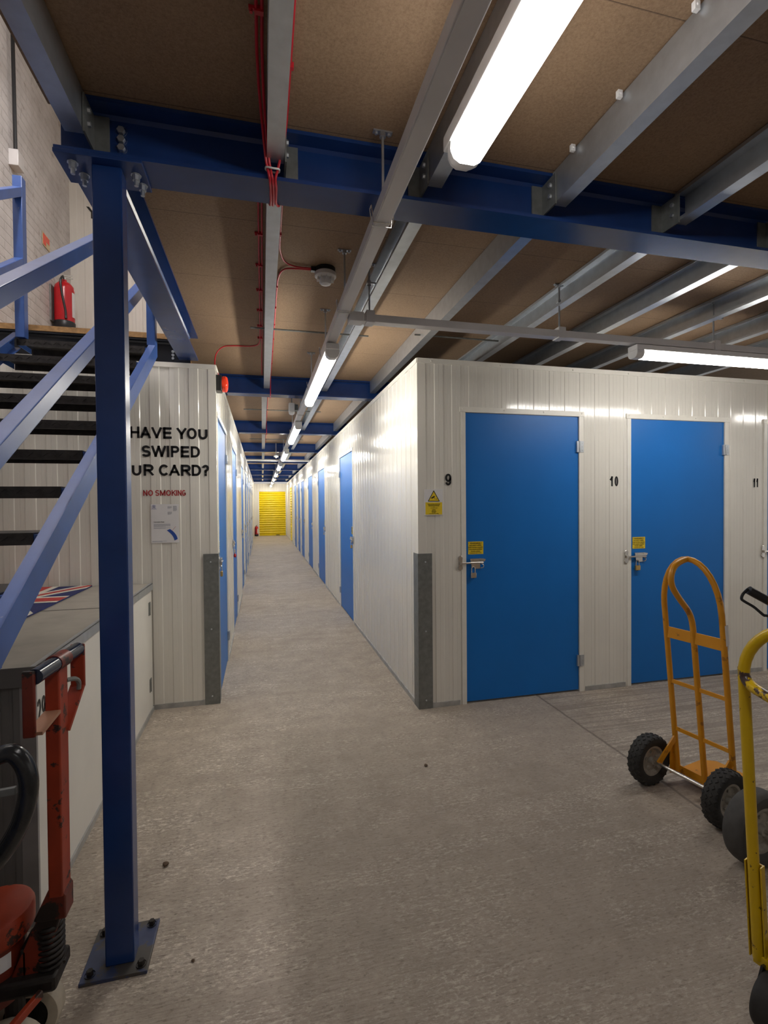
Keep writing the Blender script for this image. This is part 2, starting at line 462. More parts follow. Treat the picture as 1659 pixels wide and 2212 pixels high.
# corridor wall, right: local x runs from the far end towards the camera
rv = Vector((XR0-XRE, YR0-YE, 0)); RIGHT_L = rv.length; RIGHT_RZ = math.atan2(rv.y, rv.x); RIGHT_O = Vector((XRE, YE, 0))
def sr(y): return (YE-y)*RIGHT_L/(YE-YR0)
right_doors_y = [(5.95, 7.0), (8.80, 9.90), (11.10, 12.15), (13.40, 14.42), (14.95, 15.98), (16.7, 17.75)]
shutter_y = (19.4, 21.0)
panel_wall('wall_right', RIGHT_O, RIGHT_RZ, RIGHT_L, [(sr(c), sr(a), DT) for a, c in right_doors_y] + [(sr(shutter_y[1]), sr(shutter_y[0]), 2.15)],
           'glossy white ribbed wall along the right of the corridor')
# corridor wall, left
lv = Vector((XLE-XL0, YE-YL0, 0)); LEFT_L = lv.length; LEFT_RZ = math.atan2(lv.y, lv.x); LEFT_O = Vector((XL0, YL0, 0))
def sl(y): return (y-YL0)*LEFT_L/(YE-YL0)
left_doors_y = [(3.90, 4.83), (5.80, 6.74), (8.40, 9.34), (10.2, 11.12), (11.75, 12.67), (13.9, 14.82), (16.1, 17.0), (18.4, 19.3)]
panel_wall('wall_left', LEFT_O, LEFT_RZ, LEFT_L, [(sl(a), sl(c), DT) for a, c in left_doors_y],
           'glossy white ribbed wall along the left of the corridor')
panel_wall('wall_stair', (-3.1, YL0, 0), 0.0, XL0+3.1, [], 'white ribbed panel wall behind the stairs carrying the swipe card lettering')
END_X = (-0.143, 1.10)
panel_wall('wall_end', (XLE, YE, 0), 0.0, XRE-XLE, [(END_X[0]-XLE, END_X[1]-XLE, 2.09)], 'white panel wall closing the far end of the corridor')
panel_wall('wall_upper', (XB, 5.5, 2.69), 0.0, 2.4, [], 'pale panel wall on the upper floor beyond the stair head', z0=0.0, z1=2.7)
b = MB(); b.box(-3.2, 8.5, -4.15, -4.0, 0, 5.4)  # unseen white wall, added to bounce light back into the hall
struct(b.build('wall_bounce', M['locker_w'], smooth=0), 'plain white unseen wall added behind the viewer to bounce light', 'wall')
b = MB(); b.box(XB-0.2, -0.5, -4.0, 6.0, 5.4, 5.45)
struct(b.build('ceiling_upper', M['locker_w'], smooth=0), 'plain white roof lining high above the stairs', 'ceiling')

# capping strips and base channels
def local_struct(q, name, mt, o, rz, label, cat, bevel=0.0):
    ob = q.build(name, mt, bevel=bevel); ob.location = o; ob.rotation_euler = (0, 0, rz)
    return struct(ob, label, cat)
tn = 2
for (o, rz, L, lab) in ((FRONT_O, FRONT_RZ, 6.4, 'front wall of doors 9 and 10'), (RIGHT_O, RIGHT_RZ, RIGHT_L, 'right corridor wall'),
                        (LEFT_O, LEFT_RZ, LEFT_L, 'left corridor wall'), (Vector((-3.1, YL0, 0)), 0.0, XL0+3.1, 'wall behind the stairs')):
    q = MB(); q.box(0, L, -0.006, 0.055, WH-0.03, WH+0.004)
    n = int(L/0.55)
    for k in range(n): q.disc((0.12+k*0.55+random.uniform(-.05, .05), -0.006, WH-0.014), (0, -1, 0), 0.006)
    local_struct(q, 'trim_%d' % tn, M['trimw'], o, rz, 'white screwed capping strip along the top of the '+lab, 'trim'); tn += 1
for (nm, o, rz, L, ops, lab) in (('baseboard_front', FRONT_O, FRONT_RZ, 6.4, front_doors, 'front wall of doors 9 and 10'),
        ('baseboard_right', RIGHT_O, RIGHT_RZ, RIGHT_L, [(sr(c), sr(a)) for a, c in right_doors_y]+[(sr(21.0), sr(19.4))], 'right corridor wall'),
        ('baseboard_left', LEFT_O, LEFT_RZ, LEFT_L, [(sl(a), sl(c)) for a, c in left_doors_y], 'left corridor wall'),
        ('baseboard_stair', Vector((-3.1, YL0, 0)), 0.0, XL0+3.1, [], 'wall behind the stairs')):
    q = MB(); x = 0.0
    for a, c in sorted(ops)+[(L, L)]:
        if a-0.05 > x: q.box(x, a-0.05, -0.005, 0.02, 0.0, 0.035)
        x = c+0.05
    local_struct(q, nm, M['base'], o, rz, 'low grey base channel under the '+lab, 'baseboard')

# ---------------------------------------------------------------- unit doors
def sticker_parts(parent, s, z):
    q = MB(); q.box(-0.059, 0.059, -0.0012, 0, -0.0455, 0.0455)
    st = q.build('warning_sticker', M['sticker'], parent); st.location = (s, -0.0003, z)
    st['label'] = 'yellow warning sticker'
    for body, sz, zz in (('! WARNING !', 0.0175, 0.033), ('DO NOT OPEN', 0.0135, 0.0175), ('THIS DOOR UNLESS', 0.0125, 0.003),
                         ('YOU HAVE SWIPED', 0.0125, -0.011), ('YOUR CARD!', 0.0125, -0.0245), ('IT SOUNDS VERY LOUD', 0.0085, -0.0375)):
        text_mesh('sticker_text', body, sz, M['ink'], st, bold=0.012, loc=(-0.003, -0.0014, zz))
    return st

def door_hardware(leaf, w, hgt, side, near, sticker=True):
    """side: -1 bolt at the left edge, +1 at the right edge (local x). Children in local coordinates, leaf face at y=0."""
    e = 0.0 if side < 0 else w
    d = 1 if side < 0 else -1
    zb = 1.022
    q = MB()                                   # bolt body with its staple plate on the jamb
    X = lambda t: e+d*t
    q.tube([(X(-0.045), -0.022, zb), (X(0.13), -0.022, zb)], 0.0065, 10)
    bolt = q.build('door_bolt', M['chrome'], leaf)
    q = MB()
    q.prism([(0.028, 0.030), (0.120, 0.030), (0.150, 0.024), (0.142, 0.008), (0.082, 0.006), (0.068, -0.010), (0.062, -0.034), (0.040, -0.034), (0.036, -0.005)],
            (e, -0.020, zb), (d, 0, 0), (0, 0, 1), (0, 0.012, 0))
    q.box(*sorted((X(0.07), X(0.112))), -0.006, 0, zb-0.045, zb+0.006)
    q.disc((X(0.05), -0.020, zb+0.02), (0, -1, 0), 0.005); q.disc((X(0.105), -0.020, zb+0.021), (0, -1, 0), 0.005)
    q.tube(sm([(X(0.118), -0.006, zb-0.008), (X(0.134), -0.014, zb-0.018), (X(0.130), -0.014, zb-0.036), (X(0.112), -0.006, zb-0.040)]), 0.0035, 8)
    q.build('bolt_housing', M['chrome'], bolt, 0.0012)
    q = MB(); q.disc((X(-0.045), -0.010, zb+0.034), (0, -1, 0), 0.019, 16, 0.006); q.disc((X(-0.045), -0.010, zb-0.034), (0, -1, 0), 0.019, 16, 0.006)
    q.box(X(-0.045)-0.016, X(-0.045)+0.016, -0.0155, -0.006, zb-0.036, zb+0.036)
    q.box(X(-0.045)-0.007, X(-0.045)+0.007, -0.032, 0, zb-0.011, zb+0.011)
    q.build('bolt_keep', M['chrome'], bolt, 0.001)
    if sticker: sticker_parts(leaf, e+d*(0.080), 1.128)
    he = w if side < 0 else 0.0
    hd = 1 if side < 0 else -1
    for hz in (0.24, 1.875):
        q = MB()
        q.box(*sorted((he-hd*0.002, he+hd*0.034)), -0.0155, -0.010, hz-0.042, hz+0.042); q.box(*sorted((he-hd*0.024, he-hd*0.002)), -0.0155, 0.0, hz-0.042, hz+0.042)
        q.tube([(he+hd*0.000, -0.017, hz-0.042), (he+hd*0.000, -0.017, hz+0.042)], 0.0055, 8)
        for zz in (-0.025, 0, 0.025): q.disc((he+hd*0.022, -0.0155, hz+zz), (0, -1, 0), 0.004, 8, 0.002)
        q.build('hinge', M['galv'], leaf, 0.0008)

dn = [0]
def make_door(o, rz, s0, s1, side, label, sticker=True):
    dn[0] += 1
    R = Matrix.Translation(o) @ Matrix.Rotation(rz, 4, 'Z')
    wd = s1-s0
    q = MB(); q.box(0.005, wd-0.005, 0.0, 0.038, 0.014, DT-0.008)
    leaf = q.build('door_%d' % dn[0], M['blue_door'], None, 0.0015)
    leaf.matrix_world = R @ Matrix.Translation((s0, 0.006, 0))
    struct(leaf, label, 'door')
    q = MB()
    for xa, xb in ((-0.034, 0.002), (wd-0.002, wd+0.034)):
        q.box(xa, xb, -0.0105, 0.0, 0.0, DT)
    q.box(-0.042, wd+0.042, -0.014, 0.0, DT-0.006, DT+0.032)
    for k in range(4): q.disc((-0.02+k*(wd+0.04)/3, -0.014, DT+0.016), (0, -1, 0), 0.0055, 8, 0.003)
    q.build('door_frame', M['trimw'], leaf, 0.001)
    door_hardware(leaf, wd, DT, side, True, sticker)
    return leaf, R @ Matrix.Translation((s0, 0.006, 0))

def padlock(Mx, wd, side, label, body_mat, tagged=False):
    e = 0.0 if side < 0 else wd; d = 1 if side < 0 else -1
    p = Mx @ Vector((e+d*0.052, -0.020, 0.952))
    root = thing('padlock', label, 'padlock', p, Mx.to_euler().z, 'padlocks on the unit doors')
    q = MB(); q.box(-0.021, 0.021, -0.009, 0.009, -0.038, 0.0)
    bd = q.build('lock_body', M[body_mat], root, 0.003)
    q = MB(); q.disc((0, 0, -0.038), (0, 0, -1), 0.005, 8, 0.004); q.build('keyway', M['black'], bd)
    q = MB(); q.tube(sm([(-0.013, 0, -0.002), (-0.013, 0, 0.026), (-0.007, 0, 0.040), (0.007, 0, 0.040), (0.013, 0, 0.026), (0.013, 0, -0.002)], 5), 0.0034, 8)
    q.build('shackle', M['chrome'], root)
    if tagged:
        q = MB(); q.lathe([(0, 0), (0.012, -0.01), (0.017, -0.03), (0.010, -0.046), (0, -0.05)], (0, -0.004, -0.042), (0, 0, 1), 14)
        q.build('key_tag', M['red_gloss'], root)
    return root

names = ['blue unit door beside the black number 9', 'blue unit door beside the black number 10, behind the orange sack truck',
         'blue unit door beside the black number 11 at the right edge of the photo']
locks = ['steel padlock hanging on the bolt of door 9', 'brass padlock hanging on the bolt of door 10', None]
for k, (a, c) in enumerate(front_doors):
    lf, mx = make_door(FRONT_O, FRONT_RZ, a, c, -1, names[k])
    if locks[k]: padlock(mx, c-a, -1, locks[k], ['chrome', 'brass'][k])
ORD = ['nearest', 'second', 'third', 'fourth', 'fifth', 'sixth', 'seventh', 'eighth', 'ninth', 'tenth']
for k, (a, c) in enumerate(right_doors_y):
    lf, mx = make_door(RIGHT_O, RIGHT_RZ, sr(c), sr(a), 1, '%s blue door along the right corridor wall, counted from the camera' % ORD[k], k < 3)
    if k < 5: padlock(mx, sr(a)-sr(c), 1, 'padlock on the %s blue door of the right corridor wall' % ORD[k], ['brass', 'chrome', 'chrome', 'chrome', 'brass'][k])
for k, (a, c) in enumerate(left_doors_y):
    lf, mx = make_door(LEFT_O, LEFT_RZ, sl(a), sl(c), -1, '%s blue door along the left corridor wall, counted from the camera' % ORD[k], k < 2)
    if k < 4: padlock(mx, sl(c)-sl(a), -1, ['brass padlock on the nearest blue door of the left corridor wall', 'steel padlock with a red tag on the second left door',
                      'padlock on the third blue door of the left corridor wall', 'padlock on the fourth blue door of the left corridor wall'][k], ['brass', 'chrome', 'chrome', 'chrome'][k], k == 1)

# yellow roller shutters
def roller(o, rz, s0, s1, top, label):
    dn[0] += 1
    wd = s1-s0; q = MB(); pitch = 0.105; n = int((top-0.09)/pitch); vs = []
    prof = []
    z = 0.09
    for k in range(n+1):
        for t, yy in ((0.0, 0.030), (0.07, 0.022), (0.16, 0.006), (0.5, 0.0), (0.80, 0.006), (0.90, 0.022)):
            zz = z+(k+t)*pitch
            if zz < top: prof.append((zz, yy+0.012))
    prof.append((top, 0.042))
    for zz, yy in prof: vs += [(0, yy, zz), (wd, yy, zz)]
    q.add(vs, [(2*i, 2*i+1, 2*i+3, 2*i+2) for i in range(len(prof)-1)])
    cur = q.build('door_%d' % dn[0], M['yellow_shutter'], None, 0, 50)
    R = Matrix.Translation(o) @ Matrix.Rotation(rz, 4, 'Z') @ Matrix.Translation((s0, 0, 0))
    cur.matrix_world = R
    struct(cur, label, 'roller shutter')
    q = MB(); q.box(0, wd, 0.018, 0.05, 0.004, 0.092); q.build('bottom_rail', M['yellow_shutter'], cur, 0.003)
    q = MB(); q.box(wd*0.62, wd*0.76, 0.006, 0.02, 0.02, 0.05); q.build('pull_handle', M['black'], cur, 0.003)
    q = MB(); q.box(-0.03, 0.012, -0.006, 0.05, 0, top); q.box(wd-0.012, wd+0.03, -0.006, 0.05, 0, top)
    q.build('guide_rail', M['trimw'], cur, 0.001)
    return cur
roller(Vector((XLE, YE, 0)), 0.0, END_X[0]-XLE, END_X[1]-XLE, 2.09, 'yellow roller shutter closing the far end of the corridor')
roller(RIGHT_O, RIGHT_RZ, sr(shutter_y[1]), sr(shutter_y[0]), 2.15, 'narrow-looking yellow roller shutter in the right corridor wall near the far end')

# ---------------------------------------------------------------- galvanised corner guards
for (x, y, dx, dy, lab) in ((XR0, YR0, 0.100, 0.10, 'dull galvanised corner guard at the foot of the wall left of door 9'),
                            (XL0, YL0, -0.100, 0.10, 'dull galvanised corner guard below the swipe card lettering')):
    q = MB(); t = 0.004; sgn = 1 if dx > 0 else -1
    xo = x-sgn*t
    q.box(*sorted((xo, x+dx)), y-0.0075, y-0.0035, 0.0, 1.10)
    q.box(*sorted((xo-sgn*0.001, xo+sgn*0.003)), y-0.0075, y+(0.085 if dx < 0 else dy), 0.0, 1.10)
    o = q.build('corner_guard', M['guard'], None, 0.001, loc=(x, y, 0))
    tag(o, lab, 'corner guard', 'galvanised corner guards')
    for zz in (0.06, 0.55, 1.04):
        q = MB(); q.disc((x+dx*0.5, y-0.0075, zz), (0, -1, 0), 0.006, 8, 0.003)
        r = q.build('rivet', M['galv'], o); r.location = (-x, -y, 0)

# ================================================================= STEELWORK
def ibeam(name, a, b, z0, z1, fl, label, cat='beam', tf=0.012, tw=0.009, group=None, mt='blue_steel'):
    """I-section from a to b (xy), flange width fl."""
    a = Vector((a[0], a[1], 0)); b = Vector((b[0], b[1], 0)); d = (b-a).normalized(); s = Vector((d.y, -d.x, 0))
    hw = fl/2; q = MB()
    r = 0.010
    poly = [(-hw, z0), (hw, z0), (hw, z0+tf), (tw/2+r, z0+tf), (tw/2, z0+tf+r), (tw/2, z1-tf-r), (tw/2+r, z1-tf), (hw, z1-tf), (hw, z1), (-hw, z1), (-hw, z1-tf), (-tw/2-r, z1-tf), (-tw/2, z1-tf-r), (-tw/2, z0+tf+r), (-tw/2-r, z0+tf), (-hw, z0+tf)]
    q.prism(poly, a, s, (0, 0, 1), b-a)
    o = q.build(name, M[mt], None, 0.0, 30, loc=(a.x, a.y, 0))
    return tag(o, label, cat, group)

ZB0 = 2.506
main = ibeam('steel_beam', (-0.585, 1.732), (8.3, 1.732), ZB0, 2.679, 0.135, 'long dark blue beam crossing the whole picture overhead, resting on the blue post', group='blue ceiling beams')
for zz in (2.573, 2.600, 2.627):
    q = MB(); q.lathe([(0, 0.012), (0.011, 0.012), (0.012, 0.010), (0.012, 0)], (-0.415, 1.7275, zz), (0, -1, 0), 6)
    q.lathe([(0.016, 0.002), (0.016, 0)], (-0.415, 1.7275, zz), (0, -1, 0), 14)
    bt = q.build('bolt', M['galv'], main); bt.location = (0.585, -1.732, 0)
    bt['label'] = 'galvanised hexagon bolt'

edge = ibeam('steel_beam', (-0.505, 1.80), (-0.505, 3.855), ZB0, 2.679, 0.13, 'dark blue beam running back from the post along the edge of the stairwell', group='blue ceiling beams')
land = ibeam('steel_beam', (XB+0.01, 3.915), (-0.50, 3.915), 2.478, 2.650, 0.10, 'near-black beam carrying the landing above the stair head', group='blue ceiling beams', mt='shaded_steel')
for zz in (2.528, 2.553, 2.578):
    q = MB(); q.disc((-0.62, 3.9105, zz), (0, -1, 0), 0.011, 12, 0.008)
    bt = q.build('bolt', M['galv'], land); bt.location = (-(XB+0.01), -3.915, 0)
back_edges = [5.0, 7.62, 10.24, 12.9, 15.5, 18.1, 20.7, 23.3]
for k, y in enumerate(back_edges):
    ibeam('steel_beam', (-1.6, y-0.067), (5.5 if k < 3 else 2.6, y-0.067), ZB0, 2.679, 0.134, '%s dark blue beam crossing above the corridor, counted from its mouth' % ORD[k], group='blue ceiling beams')

# blue post
post = thing('steel_column', 'tall dark blue steel post standing on a bolted base plate in the foreground', 'column', (-0.445, 1.76, 0))
q = MB(); q.box(-0.047, 0.037, -0.07, -0.010, 0.012, 2.493); q.build('shaft', M['blue_steel'], post, 0.004)
q = MB(); q.box(-0.110, 0.082, -0.110, 0.092, 0.0, 0.012)
bp = q.build('base_plate', paint('scuffed_blue_plate', (0.045, 0.060, 0.13), 0.45, 0.1, 0.3, 8, 0.2, 40, chips=((0.075, 0.068, 0.062), 0.50, 7)), post, 0.002)
for dx, dy in ((-0.085, -0.085), (0.060, -0.085), (-0.085, 0.068), (0.060, 0.068)):
    q = MB(); q.lathe([(0, 0.016), (0.009, 0.016), (0.010, 0.013), (0.010, 0)], (dx, dy, 0.012), (0, 0, 1), 6); q.lathe([(0.015, 0.003), (0.015, 0)], (dx, dy, 0.012), (0, 0, 1), 14)
    q.build('anchor_bolt', M['grease'], bp)
q = MB(); q.box(-0.140, 0.102, -0.103, 0.045, 2.493, 2.505)
cp = q.build('cap_plate', M['blue_steel'], post, 0.0015)
for dx, dy in ((-0.100, -0.060), (-0.085, -0.005), (0.072, -0.040), (0.080, 0.010)):
    q = MB(); q.lathe([(0, -0.034), (0.0065, -0.034), (0.0065, -0.018), (0.011, -0.018), (0.012, -0.002), (0.016, -0.002), (0.016, 0)], (dx, dy, 2.493), (0, 0, 1), 8)
    q.build('cap_bolt', M['galv'], cp)

# galvanised joists (C sections): web on the side away from the open side
def joist(x0, y0, y1, op, label, z0=2.558, z1=2.676, fl=0.054, cleat=None, cs=None):
    """op = +1 open to +x (web at x0), -1 open to -x (web at x0+fl)."""
    t = 0.0035; lip = 0.014
    X = (lambda u: x0+u) if op > 0 else (lambda u: x0+fl-u)
    poly = [(X(0), z0), (X(fl), z0), (X(fl), z0+lip), (X(fl-t), z0+lip), (X(fl-t), z0+t), (X(t), z0+t), (X(t), z1-t), (X(fl-t), z1-t), (X(fl-t), z1-lip), (X(fl), z1-lip), (X(fl), z1), (X(0), z1)]
    q = MB(); q.prism(poly, (0, y0, 0), (1, 0, 0), (0, 0, 1), (0, y1-y0, 0))
    o = q.build('ceiling_joist', M['galv'], None, 0.0, 30, loc=(x0, y0, 0))
    tag(o, label, 'joist', 'galvanised ceiling joists')
    if cleat:
        for yc, sg in cleat:
            side_ = cs or -op; q = MB(); xc = (x0-0.005) if side_ < 0 else (x0+fl+0.005)
            q.box(xc-0.003, xc+0.003, *sorted((yc, yc+sg*0.095)), z0-0.010, 2.660)
            q.box(*sorted((xc, xc+side_*0.045)), *sorted((yc+sg*0.0945, yc+sg*0.0885)), z0-0.010, 2.660)
            c = q.build('cleat', M['guard'], o); c.location = (-x0, -y0, 0)
            for zz in (2.59, 2.63):
                q = MB(); q.lathe([(0, 0.008), (0.008, 0.008), (0.009, 0)], (xc+0.003, yc+sg*0.03, zz), (1, 0, 0), 6); q.lathe([(0, 0.008), (0.008, 0.008), (0.009, 0)], (xc-0.003, yc+sg*0.03, zz), (-1, 0, 0), 6)
                c2 = q.build('cleat_bolt', M['galv'], c)
    return o
C1 = [(1.632, 1)]
joist(-0.552, -3.9, 1.660, -1, 'galvanised joist at the top left, alongside the brick wall', cleat=C1)
joist(0.028, -3.9, 1.660, -1, 'galvanised joist seen from straight below, with red cables beside it in the foreground', cleat=C1)
joist(0.572, -3.9, 1.660, 1, 'galvanised joist right above the big lit lamp fitting', cleat=C1)
joist(1.065, -3.9, 1.660, 1, 'galvanised joist in the foreground, first to the right of the big lamp', cleat=C1)
joist(1.610, -3.9, 1.660, -1, 'galvanised joist in the foreground, second to the right of the big lamp', cleat=C1, cs=-1)
joist(2.155, -3.9, 1.660, -1, 'galvanised joist in the foreground, third to the right of the big lamp', cleat=C1, cs=-1)
bay2 = [(0.029, 1, 'galvanised joist running above the smoke detector side, red cables on both edges'),
        (0.575, -1, 'galvanised joist just right of the grey trunking, beyond the long blue beam'),
        (1.060, 1, 'galvanised joist meeting the corner of the white block, beyond the long beam'),
        (1.632, -1, 'galvanised joist beyond the long blue beam, above door 9'),
        (2.140, -1, 'galvanised joist beyond the long blue beam, second to the right of the block corner'),
        (2.660, -1, 'galvanised joist beyond the long blue beam, third to the right of the block corner'),
        (3.190, -1, 'galvanised joist beyond the long blue beam, fourth to the right of the block corner'),
        (3.720, -1, 'galvanised joist beyond the long blue beam, fifth to the right of the block corner')]
for x, op, lab in bay2: joist(x, 1.806, 4.862, op, lab)
for k in range(len(back_edges)-1):
    for x, op, sd in ((0.010, 1, 'left'), (0.575, -1, 'middle'), (1.06, 1, 'right')):
        joist(x, back_edges[k]+0.006, back_edges[k+1]-0.140, op, '%s galvanised joist between the %s and %s beams of the corridor' % (sd, ORD[k], ORD[k+1]))

# thin sag rods threaded through the joists
for k, (y, x0, x1) in enumerate(((3.34, -0.06, 0.72), (3.24, 1.02, 1.64), (6.18, -0.2, 0.72), (8.9, -0.2, 0.72))):
    q = MB(); q.tube([(x0, y, 2.60), (x1, y, 2.60)], 0.006, 8)
    tag(q.build('sag_rod', M['guard'], None, loc=((x0+x1)/2, y, 2.60)), ['thin steel rod threaded through the joists above the smoke detector', 'thin steel rod between joists above the block corner',
        'thin steel rod between joists in the first bay of the corridor', 'thin steel rod between joists in the second bay of the corridor'][k], 'rod', 'sag rods')

# ================================================================= TRUNKING AND LAMPS
def hanger(parent, x, y, ztop, zbot, wide=0.034, along='y'):
    q = MB(); q.box(x-0.032, x+0.032, y-0.009, y+0.009, ztop-0.005, ztop); q.lathe([(0.011, 0), (0.011, -0.014), (0.006, -0.014)], (x, y, ztop-0.005), (0, 0, 1), 8)
    for dx in (-0.022, 0.022): q.disc((x+dx, y, ztop-0.005), (0, 0, -1), 0.006, 8, 0.007)
    q.tube([(x, y, ztop-0.01), (x, y, zbot)], 0.0048, 8)
    h_ = q.build('hanger_rod', M['galv'], parent)
    return h_

TX0, TX1, TZ0, TZ1 = 0.377, 0.433, 2.398, 2.440
tr = thing('cable_trunking', 'long pale grey trunking hung on rods and running the length of the corridor', 'trunking', (0, 0, 0))
q = MB(); q.box(TX0, TX1, -3.8, 23.9, TZ0, TZ1); q.build('channel', M['alu'], tr, 0.002)
q = MB(); q.box(TX0+0.004, TX1-0.004, -3.8, 23.9, TZ0-0.003, TZ0-0.0002); q.build('cover_strip', M['alu'], tr, 0.0008)
hy = [-0.9, 0.3, 1.61, 2.39, 3.14, 4.05] + [5.25+1.4*k for k in range(13)]
for y in hy:
    if any(be-0.15 < y < be+0.01 for be in back_edges): y += 0.18
    hanger(tr, 0.401, y, ZC, TZ1+0.004)
    q = MB(); yy = y+0.03
    q.tube([(TX0-0.012, yy-0.012, TZ1+0.006), (TX0-0.006, yy-0.012, TZ0-0.006), (TX1+0.006, yy-0.012, TZ0-0.006), (TX1+0.010, yy-0.012, TZ1+0.006), (TX1+0.010, yy+0.012, TZ1+0.006), (TX1+0.006, yy+0.012, TZ0-0.006), (TX0-0.006, yy+0.012, TZ0-0.006), (TX0-0.012, yy+0.012, TZ1+0.006)], 0.0018, 6, closed=True)
    q.build('wire_clip', M['chrome'], tr)
ct = thing('cable_trunking', 'grey trunking branching off to the right above the block, with a lit tube under it', 'trunking', (0, 0, 0))
q = MB(); q.box(TX1+0.002, 7.8, 2.470, 2.525, 2.376, 2.414); q.build('channel', M['alu'], ct, 0.002)
q = MB(); q.box(TX1+0.004, 0.51, 2.462, 2.532, 2.372, 2.418); q.build('tee_collar', M['alu'], ct, 0.002)
for x in (0.545, 1.64, 2.71, 3.9, 5.2, 6.5):
    hanger(ct, x, 2.497, ZC, 2.41)
    q = MB(); q.box(x-0.022, x+0.022, 2.464, 2.531, 2.371, 2.432); q.build('saddle_clamp', M['alu'], ct, 0.002)
    q = MB(); q.box(x-0.012, x+0.065, 2.487, 2.507, 2.575, 2.583); q.lathe([(0.010, 0.012), (0.010, -0.012)], (x, 2.497, 2.58), (0, 0, 1), 6); q.build('beam_clamp', M['galv'], ct, 0.001)

def lamp(x, y0, y1, ztop, wid, dep, mt, label, cat='lamp', axis='y', group='lit tube lamps', endcap=True):
    """Batten fitting: white back tray, end caps and a lit diffuser below."""
    L = y1-y0
    root = thing('batten_lamp', label, cat, (x, y0, ztop) if axis == 'y' else (y0, x, ztop), 0.0 if axis == 'y' else -PI/2, group)
    hw = wid/2
    q = MB(); q.box(-hw, hw, 0, L, -dep*0.42, 0); q.build('tray', M['plastic_w'], root, 0.004)
    q = MB(); a = -dep*0.42
    poly = [(-hw*0.90, a), (-hw*0.92, a-dep*0.25), (-hw*0.74, a-dep*0.46), (-hw*0.40, a-dep*0.57), (hw*0.40, a-dep*0.57), (hw*0.74, a-dep*0.46), (hw*0.92, a-dep*0.25), (hw*0.90, a)]
    q.prism(poly, (0, 0.05, 0), (1, 0, 0), (0, 0, 1), (0, L-0.10, 0)); q.build('diffuser', M[mt], root, 0, 50)
    if endcap:
        for ya, yb in ((0.0, 0.052), (L-0.052, L)):
            q = MB(); q.prism([(p[0]*1.12, p[1]*1.05+0.002) for p in poly], (0, ya, 0), (1, 0, 0), (0, 0, 1), (0, yb-ya, 0)); q.build('end_cap', M['plastic_w'], root, 0.003)
    return root
for k in range(8):
    y0 = 2.88+2.78*k
    lamp(0.409, y0, y0+1.52, TZ0-0.010, 0.078, 0.085, 'tube', '%s lit tube lamp under the trunking, counted from the corridor mouth' % ORD[k])
big = lamp(0.600, -0.12, 1.43, 2.556, 0.112, 0.105, 'tube_near', 'big bright lamp fitting at the top of the picture, fixed under a joist', endcap=False)
q = MB()
a = -0.105*0.42
for ya, yb, k1, k2 in ((1.498, 1.524, 1.0, 0.97), (1.524, 1.545, 0.95, 0.82), (1.545, 1.556, 0.80, 0.55)):
    h_ = 0.055
    vs = []
    for y, kk in ((ya, k1), (yb, k2)):
        for p in ((-1, 0), (-1, -0.45), (-0.78, -0.85), (-0.4, -1.05), (0.4, -1.05), (0.78, -0.85), (1, -0.45), (1, 0)):
            vs.append((p[0]*0.052*kk, y, a+p[1]*0.057*kk))
    q.add(vs, [(i, (i+1) % 8, 8+(i+1) % 8, 8+i) for i in range(8)] + [tuple(range(8, 16))])
ec = q.build('end_cap', M['plastic_w'], big); ec['label'] = 'clear ribbed end of the cover'
q = MB()
for yy in (0.35, 0.95): q.box(-0.064, 0.064, yy, yy+0.02, -0.066, -0.02)
q.build('cover_clip', M['chrome'], big, 0.001)
lamp(2.497, 2.125, 3.64, 2.369, 0.078, 0.075, 'tube_side', 'lit tube lamp under the branch trunking above doors 10 and 11', axis='x').rotation_euler = (0, 0, -PI/2)
lamp(2.497, 4.70, 6.22, 2.369, 0.078, 0.075, 'tube_side', 'lit tube lamp under the branch trunking, right of the picture edge', axis='x')
lamp(0.600, -3.4, -1.9, 2.556, 0.112, 0.105, 'tube_near', 'lit lamp fitting under the joist behind the viewer')
up_l = lamp(-1.15, 1.9, 3.4, 4.9, 0.12, 0.10, 'tube_up', 'lit lamp fitting high over the stairs, above the picture edge')

# ================================================================= ALARM AND SENSOR GEAR
q0 = thing('smoke_detector', 'white smoke detector on a black base on the chipboard, red cables going into it', 'smoke detector', (0.335, 2.60, ZC))
q = MB(); q.lathe([(0, 0), (0.052, 0), (0.052, -0.022), (0, -0.022)], (0, 0, 0), (0, 0, 1), 24); q.box(-0.075, -0.045, -0.012, 0.012, -0.022, -0.002); q.build('base', M['black'], q0)
q = MB(); q.lathe([(0.05, -0.022), (0.056, -0.026), (0.056, -0.044), (0.050, -0.050), (0.034, -0.052), (0.033, -0.070), (0.026, -0.082), (0.012, -0.088), (0, -0.089)], (0, 0, 0), (0, 0, 1), 28)
for k in range(10):
    a_ = 2*PI*k/10; q.box(-0.0015, 0.0015, 0.030, 0.046, -0.066, -0.050, Matrix.Rotation(a_, 4, 'Z'))
q.build('sensor_head', M['plastic_w'], q0)
q0 = thing('smoke_detector', 'small white smoke detector far down the corridor ceiling', 'smoke detector', (0.28, 10.02, 2.425))
q = MB(); q.lathe([(0, 0), (0.045, 0), (0.05, -0.012), (0.045, -0.030), (0.025, -0.034), (0.02, -0.048), (0, -0.052)], (0, 0, 0.0), (0, 0, 1), 20); q.tube([(0, 0, 0), (0, 0, 0.006)], 0.02, 10); q.build('sensor_head', M['plastic_w'], q0)
q = MB(); q.box(-0.006, 0.006, -0.006, 0.006, 0.006, 0.25); q.box(-0.03, 0.03, -0.03, 0.03, 0.0, 0.01); q.build('bracket', M['galv'], q0)

